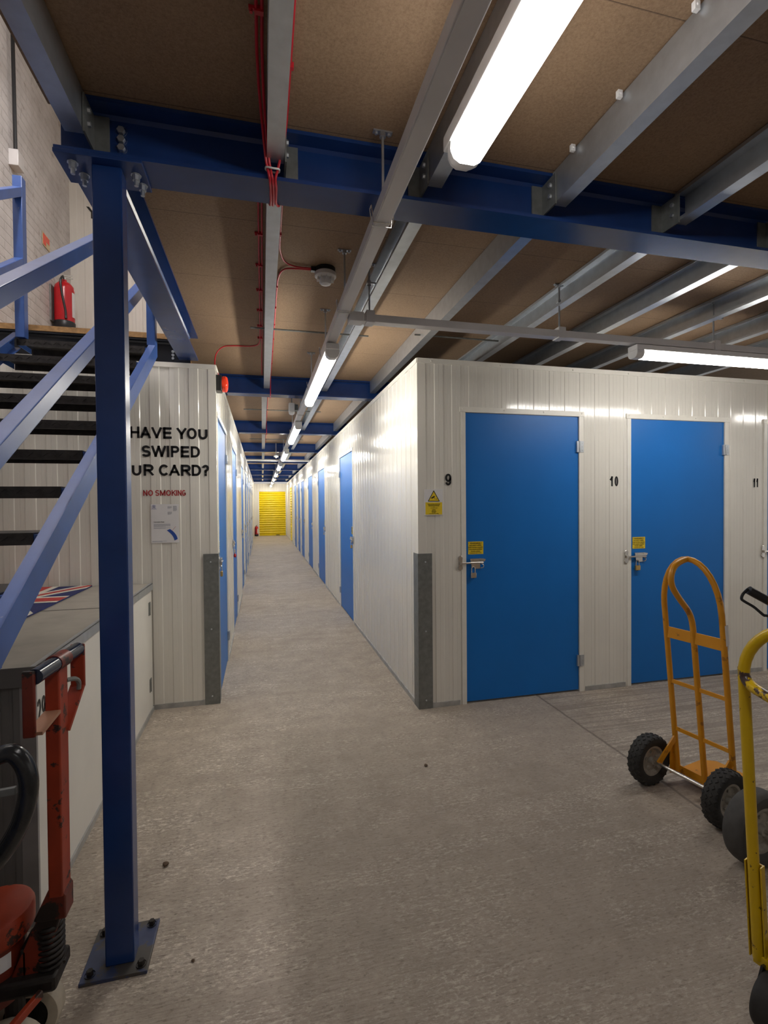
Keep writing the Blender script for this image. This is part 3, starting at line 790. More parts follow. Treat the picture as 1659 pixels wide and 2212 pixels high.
q0 = thing('alarm_sounder', 'red alarm sounder with black back plate on the corner of the left block', 'alarm sounder', (XL0-0.002, 3.90, 2.355), LEFT_RZ)
q = MB(); q.box(-0.055, 0.055, -0.042, 0.0, -0.058, 0.058); q.build('back_box', M['black'], q0, 0.006)
q = MB(); q.lathe([(0.052, 0.0), (0.055, 0.008), (0.055, 0.026), (0.046, 0.038), (0.020, 0.043), (0, 0.044)], (0, -0.042, 0), (0, -1, 0), 28)
for v in q.v: v.x = max(-0.052, min(0.052, v.x*1.05)); v.z *= 1.08
q.build('lens', M['red_lens'], q0)
q0 = thing('motion_sensor', 'white motion sensor hanging beside the trunking above the corridor', 'sensor', (0.315, 5.20, 2.452))
q = MB(); q.box(-0.038, 0.022, -0.03, 0.03, -0.05, 0.045); q.lathe([(0.03, 0), (0.028, -0.018), (0.012, -0.026), (0, -0.027)], (-0.008, 0, -0.05), (0, 0, 1), 16); q.build('housing', M['plastic_w'], q0, 0.008)
q = MB(); q.box(0.022, 0.058, -0.02, 0.02, -0.03, 0.03); q.tube([(-0.005, 0, 0.045), (-0.005, 0, 0.228)], 0.005, 8); q.build('bracket', M['guard'], q0, 0.002)
q = MB(); q.tube([(XL0-0.01, 11.6, 2.470), (1.09, 11.6, 2.470)], 0.026, 14)
tag(q.build('conduit_pipe', M['plastic_w'], None, loc=(0.4, 11.6, 2.470)), 'white pipe crossing the corridor below the ceiling, far down', 'pipe')

RC = 0.0042
ca = sm([(0.000, -3.8, 2.673), (0.001, 0.0, 2.673), (0.000, 1.2, 2.673), (0.003, 1.45, 2.668), (0.016, 1.60, 2.615), (0.026, 1.648, 2.550), (0.036, 1.655, 2.505), (0.040, 1.70, 2.499), (0.042, 1.78, 2.499), (0.036, 1.812, 2.52), (0.006, 1.84, 2.64), (0.000, 1.90, 2.672), (0.000, 2.6, 2.673), (0.001, 3.3, 2.673), (0.000, 3.72, 2.673), (-0.012, 3.90, 2.673), (-0.07, 3.965, 2.673), (-0.20, 3.985, 2.673), (-0.275, 4.01, 2.668), (-0.325, 4.02, 2.62), (-0.338, 4.00, 2.54), (-0.325, 3.96, 2.47), (-0.297, 3.905, 2.42)], 7)
q = MB(); q.tube(ca, RC, 8)
a1 = tag(q.build('fire_alarm_cable', M['red_cable'], None, loc=(0, 0, ZC)), 'red cable left of the middle joist that curves over to the red sounder', 'cable', 'red fire alarm cables')
cb = sm([(0.014, -3.8, 2.673), (0.015, 0.0, 2.673), (0.014, 1.2, 2.673), (0.016, 1.45, 2.668), (0.026, 1.60, 2.612), (0.036, 1.648, 2.548), (0.045, 1.655, 2.505), (0.049, 1.70, 2.499), (0.051, 1.78, 2.499), (0.046, 1.812, 2.52), (0.020, 1.84, 2.64), (0.014, 1.90, 2.672), (0.014, 2.6, 2.673), (0.015, 3.3, 2.673), (0.014, 3.9, 2.673), (0.012, 4.4, 2.673), (0.013, 4.80, 2.672)], 7)
q = MB(); q.tube(cb, RC, 8)
a2 = tag(q.build('fire_alarm_cable', M['red_cable'], None, loc=(0.014, 0, ZC)), 'red cable left of the middle joist that runs straight on to the first corridor beam', 'cable', 'red fire alarm cables')
cc = sm([(0.092, -3.8, 2.673), (0.092, 0.0, 2.673), (0.091, 1.1, 2.672), (0.090, 1.45, 2.668), (0.086, 1.60, 2.63), (0.066, 1.650, 2.548), (0.055, 1.655, 2.505), (0.058, 1.70, 2.499), (0.060, 1.78, 2.499), (0.075, 1.812, 2.52), (0.092, 1.84, 2.64), (0.094, 1.95, 2.672), (0.095, 2.35, 2.673), (0.100, 2.46, 2.673), (0.125, 2.555, 2.672), (0.18, 2.592, 2.670), (0.265, 2.593, 2.669)], 7)
q = MB(); q.tube(cc, RC, 8)
a3 = tag(q.build('fire_alarm_cable', M['red_cable'], None, loc=(0.095, 0, ZC)), 'red cable right of the middle joist leading to the smoke detector from the foreground', 'cable', 'red fire alarm cables')
cd = sm([(0.265, 2.607, 2.669), (0.19, 2.613, 2.670), (0.125, 2.64, 2.672), (0.100, 2.74, 2.673), (0.096, 2.9, 2.673), (0.095, 3.5, 2.673), (0.095, 4.4, 2.673), (0.094, 4.80, 2.670), (0.092, 4.862, 2.60), (0.090, 4.862, 2.502), (0.09, 4.93, 2.499), (0.090, 5.005, 2.502), (0.088, 5.03, 2.62), (0.080, 5.1, 2.672), (0.078, 6.0, 2.673), (0.078, 7.4, 2.672), (0.078, 7.480, 2.60), (0.078, 7.480, 2.502), (0.078, 7.56, 2.499), (0.078, 7.625, 2.502), (0.078, 7.65, 2.62), (0.078, 7.72, 2.672), (0.078, 10.0, 2.673)], 7)
q = MB(); q.tube(cd, RC, 8)
a4 = tag(q.build('fire_alarm_cable', M['red_cable'], None, loc=(0.095, 2.6, ZC)), 'red cable leaving the smoke detector and following the joist into the corridor', 'cable', 'red fire alarm cables')
def clips(par, x0, x1, ys):
    for y in ys:
        q = MB(); q.box(x0-0.004, x1+0.004, y-0.006, y+0.006, 2.664, 2.679); q.lathe([(0, -0.010), (0.004, -0.010), (0.004, 0)], (x0-0.012, y, 2.672), (0, 0, 1), 8); q.box(x0-0.018, x0, y-0.004, y+0.004, 2.670, 2.678)
        o = q.build('cable_clip', M['red_cable'], par); o.location = tuple(-c for c in par.location)
clips(a1, 0.0, 0.014, [0.6, 0.95, 1.28, 2.02, 2.32, 2.62, 2.92, 3.22, 3.5, 3.75])
clips(a3, 0.093, 0.096, [0.7, 1.1, 1.42, 2.02, 2.3])
clips(a4, 0.093, 0.096, [2.85, 3.15, 3.45, 3.75, 4.05, 4.4])
for y in (1.02, 1.29, 1.52, 0.80):
    q = MB(); q.box(-0.008, 0.008, -0.006, 0.006, -0.022, 0.0); q.disc((0, -0.006, -0.010), (0, -1, 0), 0.004, 8, 0.003)
    tag(q.build('plastic_clip', M['plastic_w'], None, 0.001), 'small white plastic clip on the chipboard beside the joist right of the big lamp', 'clip', 'white clips beside the joist').location = (1.052, y, ZC)
q = MB(); q.tube(sm([(0.026, 1.646, 2.532), (0.046, 1.640, 2.527), (0.066, 1.646, 2.530), (0.062, 1.664, 2.530), (0.028, 1.664, 2.532)], 4, True), 0.003, 6, True)
tag(q.build('cable_tie', M['plastic_w'], None, loc=(0.046, 1.65, 2.53)), 'pale cable tie around the three red cables below the joist end', 'cable tie')

# ================================================================= STAIRCASE
K, Z0 = 0.673, 0.143
def zs(y): return Z0+K*y
stair = thing('staircase', 'open steel staircase with blue stringers and black chequer plate treads', 'staircase', (-1.07, 0, 0))
def sp(name, q, mt, par, bevel=0.0):
    o = q.build(name, mt, par, bevel); o.location = (1.07, 0, 0); return o
cosk = math.cos(math.atan(K))
for xa, xb in ((-0.700, -0.660), (-1.490, -1.450)):
    q = MB(); t = 0.006; y0, y1 = -0.06, 3.56
    z00 = max(0.0, zs(y0)-0.10)
    # channel section: outer web plus top and bottom flange
    web = xb if xb > -1.0 else xa; sgn = -1 if xb > -1.0 else 1
    q.prism([(y0, zs(y0)), (y1, zs(y1)), (y1, zs(y1)-0.10), (y0, zs(y0)-0.10)], (web, 0, 0), (0, 1, 0), (0, 0, 1), (sgn*t, 0, 0))
    for dz in (0.0, -0.094): q.prism([(y0, zs(y0)+dz), (y1, zs(y1)+dz), (y1, zs(y1)+dz-0.008), (y0, zs(y0)+dz-0.008)], (xa, 0, 0), (0, 1, 0), (0, 0, 1), (xb-xa, 0, 0))
    sp('stringer', q, M['blue_rail'], stair)
for n in range(1, 17):
    z = 1.366+0.16*(8-n)
    if z < 0.08: continue
    y = (z-Z0+0.02)/K
    q = MB(); t = 0.005
    q.box(-1.452, -0.728, y, y+0.215, z-t, z); q.box(-1.452, -0.728, y, y+t, z-0.040, z-t); q.box(-1.452, -0.728, y+0.210, y+0.215, z-0.040, z-t)
    for i in range(26):           # raised tear-drop studs of the chequer plate
        xx = -1.435+i*0.0272; sg = 1 if i % 2 else -1
        q.bar((xx-0.009, y-0.0004, z-0.018-0.007*sg), (xx+0.009, y-0.0004, z-0.018+0.007*sg), 0.003, 0.004, (0, -1, 0))
    tr_ = sp('tread', q, M['tread'], stair)
    for xa, xb in ((-0.728, -0.700), (-1.4535, -1.4500)):
        q = MB(); q.box(xa, xb, y+0.004, y+0.20, z-0.038, z-0.006); q.build('bracket', M['blue_rail'], tr_, 0.001)
def rail(q, x, off, y0, y1, wd=0.05, hv=0.060):
    q.prism([(y0, zs(y0)+off), (y1, zs(y1)+off), (y1, zs(y1)+off-hv), (y0, zs(y0)+off-hv)], (x-wd/2, 0, 0), (0, 1, 0), (0, 0, 1), (wd, 0, 0))
for x in (-0.685, -1.425):
    q = MB(); rail(q, x, 0.868 if x > -1 else 0.91, 0.05, 3.50); sp('handrail', q, M['blue_rail'], stair, 0.003)
    q = MB(); rail(q, x, 0.464 if x > -1 else 0.480, 0.05, 3.50, 0.05, 0.066); sp('mid_rail', q, M['blue_rail'], stair, 0.003)
    q = MB(); q.box(x-0.026, x+0.026, 3.49, 3.545, 2.49, 3.47); sp('newel_post', q, M['blue_rail'], stair, 0.003)
    q = MB(); q.box(x-0.026, x+0.026, 0.03, 0.085, 0.05, 1.06); sp('newel_post', q, M['blue_rail'], stair, 0.003)

# items on the upper floor
def extinguisher(o, rz, s, label, black_base=True):
    r = thing('fire_extinguisher', label, 'fire extinguisher', o, rz, 'fire extinguishers')
    q = MB(); q.lathe([(0, 0.035), (0.078, 0.035), (0.080, 0.05), (0.080, 0.375), (0.074, 0.41), (0.050, 0.440), (0.022, 0.452), (0.020, 0.470), (0, 0.470)], (0, 0, 0), (0, 0, 1), 28); q.build('cylinder', M['red_gloss'], r)
    q = MB(); q.lathe([(0, 0), (0.040, 0.0), (0.078, 0.012), (0.084, 0.03), (0.084, 0.085), (0.081, 0.090)], (0, 0, 0), (0, 0, 1), 28); q.build('base_cup', M['black'], r)
    q = MB(); q.lathe([(0.016, 0.465), (0.018, 0.49), (0.012, 0.50), (0, 0.50)], (0, 0, 0), (0, 0, 1), 12)
    q.bar((-0.01, 0, 0.492), (0.085, 0, 0.512), 0.018, 0.006); q.bar((-0.01, 0, 0.505), (0.080, 0, 0.538), 0.018, 0.006)
    q.build('valve_lever', M['chrome'], r, 0.001)
    q = MB(); q.tube(sm([(-0.015, -0.01, 0.482), (-0.050, -0.045, 0.475), (-0.080, -0.055, 0.42), (-0.070, -0.062, 0.30), (-0.052, -0.072, 0.18), (-0.048, -0.074, 0.10)], 6), [0.009]*29+[0.011]*2, 10); q.build('hose', M['black'], r)
    q = MB()
    n = 6
    for i in range(n):
        a0 = 0.10+i*0.15; a1_ = a0+0.15
        q.add([(0.0815*math.sin(a0), -0.0815*math.cos(a0), 0.13), (0.0815*math.sin(a1_), -0.0815*math.cos(a1_), 0.13), (0.0815*math.sin(a1_), -0.0815*math.cos(a1_), 0.35), (0.0815*math.sin(a0), -0.0815*math.cos(a0), 0.35)], [(0, 1, 2, 3)])
    q.build('label_plate', M['paper'], r)
    r.scale = (s, s, s)
    return r
extinguisher((XB+0.095, 5.05, 3.02), 1.0, 1.0, 'red fire extinguisher with black base fixed to the brick wall at the stair head')
extinguisher((-0.265, 23.95, 0.0), 0.3, 1.02, 'red fire extinguisher standing on the floor beside the far yellow shutter')
q = MB(); q.box(XB, XB+0.014, 4.98, 5.12, 3.10, 3.42)
tag(q.build('wall_bracket', M['guard'], None, 0.002, loc=(XB, 5.05, 3.26)), 'dark bracket holding the extinguisher on the brick wall', 'bracket')
sg = thing('safety_sign', 'small red and cream safety sign on the brick wall above the extinguisher', 'sign', (XB+0.003, 4.92, 3.755), PI/2)
q = MB(); q.box(-0.075, 0.075, -0.003, 0.0, -0.055, 0.055); q.build('sign_board', paint('cream_board', (0.62, 0.50, 0.30), 0.5), sg, 0.001)
q = MB(); q.box(-0.062, -0.008, -0.005, -0.003, -0.045, 0.045); q.box(0.002, 0.062, -0.005, -0.003, -0.005, 0.045); q.build('red_field', M['red_lens'], sg)
cdz = thing('conduit_box', 'dark conduit dropping into a pale grey box on the brick wall', 'conduit', (XB+0.03, 4.33, 4.06))
q = MB(); q.box(-0.03, 0.035, -0.05, 0.05, -0.06, 0.06); q.build('junction_box', M['alu'], cdz, 0.004)
q = MB(); q.tube([(0, -0.005, 0.06), (0, -0.02, 1.3)], 0.013, 10); q.build('conduit', M['black'], cdz)
tx = thing('wall_lettering', 'black letter on the pale upper wall, mostly hidden by the post', 'lettering', (-1.585, 5.497, 4.35))
text_mesh('letter', 'YOU', 0.155, M['ink'], tx, 'LEFT', 0.02, loc=(-0.06, 0, 0))

# ================================================================= SWIPE CARD WALL
YT = YL0-0.0006
wl = thing('wall_lettering', 'large black words HAVE YOU SWIPED YOUR CARD? on the white wall', 'lettering', (-0.63, YT, 1.83))
# letter shapes as strokes on a unit cap height: ('l', points) straight runs, ('a', cx, cz, rx, rz, deg0, deg1) arcs; widths in cap heights
def glyph(ch, q, x0, x1, zc, cap, sw):
    """Sans-serif capital ch in the box x0..x1 (local x), centred on zc, stroke sw."""
    w_ = x1-x0; hw = sw/2; zb = zc-cap/2; D = 0.0004
    def pt(u, v): return (x0+hw+u*(w_-sw), zb+hw+v*(cap-sw))
    def run(P, ext=True):
        for a, c in zip(P[:-1], P[1:]):
            a = Vector(pt(*a)); c = Vector(pt(*c)); d = (c-a).normalized(); n = Vector((-d.y, d.x))*hw
            a2 = a-d*hw*(0.999 if ext else 0); c2 = c+d*hw*(0.999 if ext else 0)
            poly = [a2+n, a2-n, c2-n, c2+n]
            poly = [(p.x, min(max(p.y, zb), zb+cap)) for p in poly]
            q.prism(poly, (0, 0, 0), (1, 0, 0), (0, 0, 1), (0, -D, 0))
    def arc(cu, cv, ru, rv, a0, a1, n=14):
        c = Vector(pt(cu, cv)); RU = ru*(w_-sw); RV = rv*(cap-sw); vs = []
        for i in range(n+1):
            t = math.radians(a0+(a1-a0)*i/n)
            vs.append(((RU+hw)*math.cos(t)+c.x, (RV+hw)*math.sin(t)+c.y)); vs.append(((RU-hw)*math.cos(t)+c.x, (RV-hw)*math.sin(t)+c.y))
        V = [(p[0], 0, p[1]) for p in vs]+[(p[0], -D, p[1]) for p in vs]; k = len(vs); fs = []
        for i in range(n):
            o_ = 2*i; fs += [(k+o_, k+o_+2, k+o_+3, k+o_+1), (o_, o_+1, o_+3, o_+2)]
        q.add(V, fs)
    S = {'H': [[(0, 0), (0, 1)], [(1, 0), (1, 1)], [(0, .5), (1, .5)]], 'A': [[(0, 0), (.5, 1)], [(.5, 1), (1, 0)], [(.2, .3), (.8, .3)]],
         'V': [[(0, 1), (.5, 0)], [(.5, 0), (1, 1)]], 'E': [[(0, 0), (0, 1)], [(0, 1), (1, 1)], [(0, .52), (.92, .52)], [(0, 0), (1, 0)]],
         'Y': [[(0, 1), (.5, .42)], [(1, 1), (.5, .42)], [(.5, .42), (.5, 0)]], 'W': [[(0, 1), (.25, 0)], [(.25, 0), (.5, 1)], [(.5, 1), (.75, 0)], [(.75, 0), (1, 1)]],
         'I': [[(.5, 0), (.5, 1)]], 'N': [[(0, 0), (0, 1)], [(0, 1), (1, 0)], [(1, 0), (1, 1)]], 'M': [[(0, 0), (0, 1)], [(0, 1), (.5, .1)], [(.5, .1), (1, 1)], [(1, 1), (1, 0)]],
         'K': [[(0, 0), (0, 1)], [(0, .38), (.95, 1)], [(.35, .6), (1, 0)]], '1': [[(.7, 0), (.7, 1)], [(.7, 1), (.1, .72)]]}
    if ch in S:
        for P in S[ch]: run(P)
    elif ch == 'O' or ch == '0': arc(.5, .5, .5, .5, 0, 360, 32)
    elif ch == 'U': run([(0, 1), (0, .35)], False); run([(1, 1), (1, .35)], False); arc(.5, .36, .5, .36, 180, 360)
    elif ch == 'C': arc(.5, .5, .5, .5, 40, 320, 28)
    elif ch == 'G': arc(.5, .5, .5, .5, 45, 340, 28); run([(.6, .45), (1, .45)]); run([(1, .45), (1, .15)])
    elif ch == 'S': arc(.5, .745, .47, .255, 20, 270, 18); arc(.5, .245, .5, .245, 90, -160, 18)
    elif ch in 'PR':
        run([(0, 0), (0, 1)]); run([(0, 1), (.6, 1)], False); run([(0, .48), (.6, .48)], False); arc(.6, .74, .4, .26, 90, -90)
        if ch == 'R': run([(.5, .48), (1, 0)])
    elif ch == 'D': run([(0, 0), (0, 1)]); run([(0, 1), (.45, 1)], False); run([(0, 0), (.45, 0)], False); arc(.45, .5, .55, .5, 90, -90, 20)
    elif ch == '?':
        arc(.5, .74, .45, .26, 170, -45); run([(.80, .56), (.5, .40)], False); run([(.5, .42), (.5, .30)]); run([(.5, .0), (.5, .02)])
    elif ch == '9': arc(.5, .68, .5, .32, 0, 360, 26); run([(1, .68), (1, .36)], False); arc(.5, .34, .5, .34, 0, -160, 18)
    elif ch == '2': arc(.5, .70, .5, .30, 165, -35, 16); run([(.90, .53), (.06, .04)], False); run([(0, 0), (1, 0)])
def lettering(par, name, spec, zc, cap, sw, mt, dz=0.0):
    """spec = (character, x0, x1) in world x; one mesh per printed line."""
    pl = par.location; q_ = MB()
    for ch, xa, xb in spec: glyph(ch, q_, xa-pl.x, xb-pl.x, zc-pl.z, cap, sw)
    return q_.build(name, mt, par, 0, 0)
PX = lambda p: -0.882+(p-284)*0.003067
def pxs(t): return [(c, PX(a), PX(b_)) for c, a, b_ in t]
lettering(wl, 'text_line', pxs([('H', 280.5, 301), ('A', 302.5, 324.5), ('V', 326, 348.5), ('E', 351, 369.5), ('Y', 380.5, 402), ('O', 402.5, 424.5), ('U', 428, 448.5)]), 1.969, 0.081, 0.0165, M['ink'], 0)
lettering(wl, 'text_line', pxs([('S', 304.5, 324), ('W', 325, 357), ('I', 358, 364), ('P', 367, 385.5), ('E', 389, 407), ('D', 410.5, 431)]), 1.838, 0.081, 0.0165, M['ink'])
lettering(wl, 'text_line', pxs([('Y', 231, 253), ('O', 255, 280), ('U', 283.5, 303.5), ('R', 308, 329.5), ('C', 340.5, 363), ('A', 363, 386), ('R', 388.5, 410), ('D', 412, 433), ('?', 434.5, 451.5)]), 1.705, 0.081, 0.0165, M['ink'])
ns = thing('wall_lettering', 'small red words NO SMOKING on the white wall', 'lettering', (-0.68, YT, 1.542))
lettering(ns, 'text_line', pxs([('N', 306.5, 315.5), ('O', 317, 327.5), ('S', 332, 341), ('M', 342.5, 354), ('O', 355.5, 366), ('K', 367.5, 376.5), ('I', 376.5, 379.5), ('N', 380.5, 389), ('G', 390, 398.5)]), 1.543, 0.041, 0.0070, M['ink_red'])
no = thing('notice', 'white printed notice with a blue curved stripe taped below the NO SMOKING words', 'notice', (-0.672, YT-0.001, 1.325))
q = MB(); q.box(-0.092, 0.092, -0.0012, 0.0, -0.138, 0.138); q.build('sheet', M['paper'], no)
q = MB()
arc = []
for i in range(9):
    t = i/8; a_ = math.radians(38-34*t); arc.append((0.085-0.24*(1-math.cos(a_))-0.013, -0.128+0.24*math.sin(a_)*0.56))
out = [(p[0]+0.011, p[1]+0.006) for p in arc]; inn = [(p[0]-0.011, p[1]-0.004) for p in arc]
q.prism(out+inn[::-1], (0, -0.0014, 0), (1, 0, 0), (0, 0, 1), (0, -0.0004, 0)); q.build('blue_stripe', M['blue_print'], no)
q = MB(); q.bar((0.046, -0.0016, -0.052), (0.070, -0.0016, -0.022), 0.0016, 0.0006, (0, 1, 0)); q.build('red_stroke', M['ink_red'], no)
q = MB()
for rr, a0, a1_ in ((0.012, 20, 160), (0.012, 200, 230), (0.012, 310, 340)):
    pts = [(-0.072+rr*math.cos(math.radians(a0+(a1_-a0)*i/8)), -0.0018, 0.118+rr*math.sin(math.radians(a0+(a1_-a0)*i/8))) for i in range(9)]; q.tube(pts, 0.0012, 6)
pts = [(-0.072+0.005*math.cos(2*PI*i/12), -0.0018, 0.118+0.005*math.sin(2*PI*i/12)) for i in range(12)]; q.tube(pts, 0.0012, 6, True)
q.box(-0.090, -0.054, -0.002, -0.0012, 0.103, 0.1045)
q.build('emblem', M['blue_print'], no)
text_mesh('heading', 'Your invoice. Ready.', 0.0085, M['ink'], no, 'LEFT', 0.01, loc=(-0.075, -0.0016, 0.012))
q = MB()
def lines(x0, x1, ztop, n, pitch, th=0.0018):
    for i in range(n):
        zz = ztop-i*pitch; x = x0; last = x0+(x1-x0)*(1.0 if i < n-1 else 0.7)
        while x < last:
            wdt = random.uniform(0.004, 0.012); q.box(x, min(x+wdt, last), -0.0019, -0.0012, zz-th/2, zz+th/2); x += wdt+0.0016
lines(-0.075, 0.036, -0.004, 5, 0.0042); lines(-0.075, 0.036, -0.030, 2, 0.0042)
lines(0.018, 0.046, 0.121, 4, 0.0042); lines(0.055, 0.080, 0.124, 9, 0.0042); lines(0.018, 0.046, 0.082, 5, 0.0042); lines(-0.085, 0.010, -0.124, 2, 0.004)
q.build('print', M['grey_print'], no)

# ================================================================= NUMBERS AND CCTV SIGN
for body, x, z, hh, wdt, lab in (('9', 1.289, 1.621, 0.084, 0.046, 'bold black number 9 on the white wall left of its door'),
                                 ('10', 2.660, 1.613, 0.078, 0.078, 'black number 10 on the white wall between two blue doors'),
                                 ('11', 4.052, 1.604, 0.074, 0.052, 'black number 11 on the white wall near the right edge')):
    nb = thing('unit_number', lab, 'number', (x, YR0-0.0006, z), group='unit numbers')
    sw = 0.0145; n_ = len(body); gap = 0.010; each = (wdt-gap*(n_-1))/n_
    lettering(nb, 'digits', [(c, x-wdt/2+i_*(each+gap), x-wdt/2+i_*(each+gap)+each) for i_, c in enumerate(body)], z, hh, sw, M['ink'])
cs = thing('cctv_sign', 'white and yellow camera warning sign on the wall above the corner guard', 'sign', (1.178, YR0-0.0004, 1.460))
q = MB(); q.box(-0.069, 0.069, -0.004, 0.0, -0.092, 0.092); q.build('sign_board', M['paper'], cs, 0.001)
q = MB(); q.box(-0.062, 0.062, -0.0048, -0.004, -0.086, 0.000); q.build('yellow_field', M['sticker'], cs)
q = MB(); q.prism([(-0.045, 0.006), (0.045, 0.006), (0.0, 0.086)], (0, -0.004, 0), (1, 0, 0), (0, 0, 1), (0, -0.0008, 0)); q.build('triangle_border', M['ink'], cs)
q = MB(); q.prism([(-0.0365, 0.011), (0.0365, 0.011), (0.0, 0.0755)], (0, -0.0048, 0), (1, 0, 0), (0, 0, 1), (0, -0.0005, 0)); q.build('triangle', M['sticker'], cs)
q = MB(); q.bar((-0.018, -0.0054, 0.029), (0.006, -0.0054, 0.042), 0.010, 0.0006, (0, 1, 0)); q.bar((0.000, -0.0054, 0.034), (0.006, -0.0054, 0.023), 0.002, 0.0006, (0, 1, 0)); q.bar((0.006, -0.0054, 0.023), (0.022, -0.0054, 0.023), 0.002, 0.0006, (0, 1, 0)); q.bar((0.022, -0.0054, 0.018), (0.022, -0.0054, 0.028), 0.002, 0.0006, (0, 1, 0))
q.build('camera_symbol', M['ink'], cs)
for body, sz, zz in (('Images are being monitored and', 0.0072, -0.012), ('recorded for the purpose of', 0.0072, -0.0185), ('crime prevention and safety', 0.0072, -0.025), ('This', 0.006, -0.034), ('scheme is controlled', 0.0062, -0.040), ('by', 0.006, -0.046), ('For further', 0.0062, -0.0525), ('information', 0.0062, -0.0585), ('please contact', 0.0062, -0.066), ('site office', 0.0062, -0.072), ('at the front of the building', 0.0066, -0.079)):
    text_mesh('sign_text', body, sz, M['ink'], cs, loc=(0, -0.0052, zz))

# ================================================================= STORAGE LOCKER UNDER THE STAIRS
lk = thing('storage_locker', 'low white storage unit with grey top and ribbed grey end, under the stairs', 'locker', (-1.27, 2.85, 0))
lx0, lx1, ly0, ly1, lz = XB+0.02, -0.768, 1.935, 3.795, 0.872
def lp(name, q, mt, bevel=0.0, par=None):
    o = q.build(name, mt, par or lk, bevel)
    if par is None: o.location = (1.27, -2.85, 0)
    return o
q = MB(); q.box(lx0, lx1, ly0+0.012, ly1, 0.0, lz); body_ = lp('body', q, M['locker_w'], 0.002)
q = MB()
xx = lx0
while xx < lx1-0.05:
    q.box(xx, min(xx+0.085, lx1-0.045), ly0+0.004, ly0+0.012, 0.0, lz); q.box(xx+0.012, min(xx+0.06, lx1-0.045), ly0, ly0+0.004, 0.0, lz); xx += 0.085
lp('end_panel', q, M['locker_g'], 0.0006)
q = MB(); q.box(lx1-0.045, lx1+0.004, ly0-0.001, ly0+0.012, 0.0, lz); lp('corner_post', q, paint('grey_corner_post', (0.27, 0.26, 0.255), 0.45), 0.001)
q = MB(); q.box(lx0, lx1+0.006, ly0-0.006, ly1, lz, lz+0.030); lp('top_panel', q, M['locker_top'], 0.002)
q = MB(); q.box(lx0, lx1+0.006, 2.955, 2.962, lz+0.0302, lz+0.0312); lp('top_joint', q, paint('dark_joint', (0.06, 0.055, 0.05), 0.7))
q = MB(); q.box(lx1+0.006, lx1+0.010, ly0-0.006, ly1, lz-0.012, lz+0.0325); q.box(lx1-0.012, lx1+0.010, ly0-0.006, ly1, lz+0.030, lz+0.0325); lp('edge_strip', q, M['galv'], 0.0006)
q = MB(); q.box(lx0, lx1+0.009, ly0-0.010, ly0-0.006, lz-0.035, lz+0.0325); lp('edge_strip', q, M['locker_g'], 0.0006)
q = MB(); q.box(lx1, lx1+0.0022, ly0+0.012, 3.70, 0.05, lz-0.016); dr = lp('hatch_door', q, M['locker_w'], 0.0008)
for zz in (0.21, 0.74):
    q = MB(); q.box(lx1+0.002, lx1+0.006, 3.685, 3.735, zz-0.045, zz+0.045); q.tube([(lx1+0.006, 3.71, zz-0.045), (lx1+0.006, 3.71, zz+0.045)], 0.005, 8); q.build('hinge', M['guard'], dr, 0.0008)
q = MB(); q.box(lx1, lx1+0.008, ly0, ly1, 0.0, 0.030); lp('base_channel', q, M['base'], 0.001)
n29 = thing('unit_number', 'black number 29 on the white storage unit, behind the red handle', 'number', (lx1+0.0030, 1.981, 0.735), PI/2, group='unit numbers')
n_x = n29.location.x
lettering(n29, 'digits', [('2', n_x-0.033, n_x-0.003), ('9', n_x+0.004, n_x+0.034)], 0.735, 0.088, 0.0105, M['ink'])

# flag mat lying on the locker
A = Vector((-0.862, 2.80, 0)); ux = Vector((-0.10, 1.0, 0)).normalized(); uy = Vector((-1.0, -0.10, 0)).normalized()
zt = lz+0.0315
fm = thing('flag_mat', 'doormat patterned as a British flag lying on top of the storage unit', 'mat', (A.x, A.y, zt))
fo = Vector((-1.135, 2.74, zt)); FL, FWd = 1.03, 0.60
FU = Vector((0.0, 1.0, 0)); FV = Vector((-1.0, 0.0, 0))
def fpoly(pts, h0, h1, q): q.prism(pts, fo+Vector((0, 0, h0))-Vector((A.x, A.y, zt)), FU, FV, (0, 0, h1-h0))
q = MB(); fpoly([(0, 0), (FL, 0), (FL, FWd), (0, FWd)], 0, 0.008, q); q.build('blue_field', M['mat_blue'], fm, 0.002)
def diag(wd, a, b, q, h0, h1):
    d = (Vector(b)-Vector(a)).normalized(); n = Vector((-d.y, d.x))*wd/2
    P = [Vector(a)+n, Vector(a)-n, Vector(b)-n, Vector(b)+n]
    # clip to the mat rectangle
    def clip(poly, f, inter):
        out = []
        for i in range(len(poly)):
            p, c = poly[i-1], poly[i]
            if f(c):
                if not f(p): out.append(inter(p, c))
                out.append(c)
            elif f(p): out.append(inter(p, c))
        return out
    for ax, lim, sgn in ((0, 0.0, 1), (0, FL, -1), (1, 0.0, 1), (1, FWd, -1)):
        f = lambda p: sgn*(p[ax]-lim) >= -1e-9
        it = lambda p, c: p+(c-p)*((lim-p[ax])/(c[ax]-p[ax]))
        P = clip(P, f, it)
        if len(P) < 3: return
    fpoly([(p.x, p.y) for p in P], h0, h1, q)
q = MB(); diag(0.125, (-0.1, -0.058), (FL+0.1, FWd+0.058), q, 0.008, 0.0086); diag(0.125, (-0.1, FWd+0.058), (FL+0.1, -0.058), q, 0.008, 0.0086); q.build('white_saltire', M['mat_white'], fm)
q = MB(); diag(0.045, (-0.1, -0.058), (FL+0.1, FWd+0.058), q, 0.0086, 0.0091); diag(0.045, (-0.1, FWd+0.058), (FL+0.1, -0.058), q, 0.0086, 0.0091); q.build('red_saltire', M['mat_red'], fm)
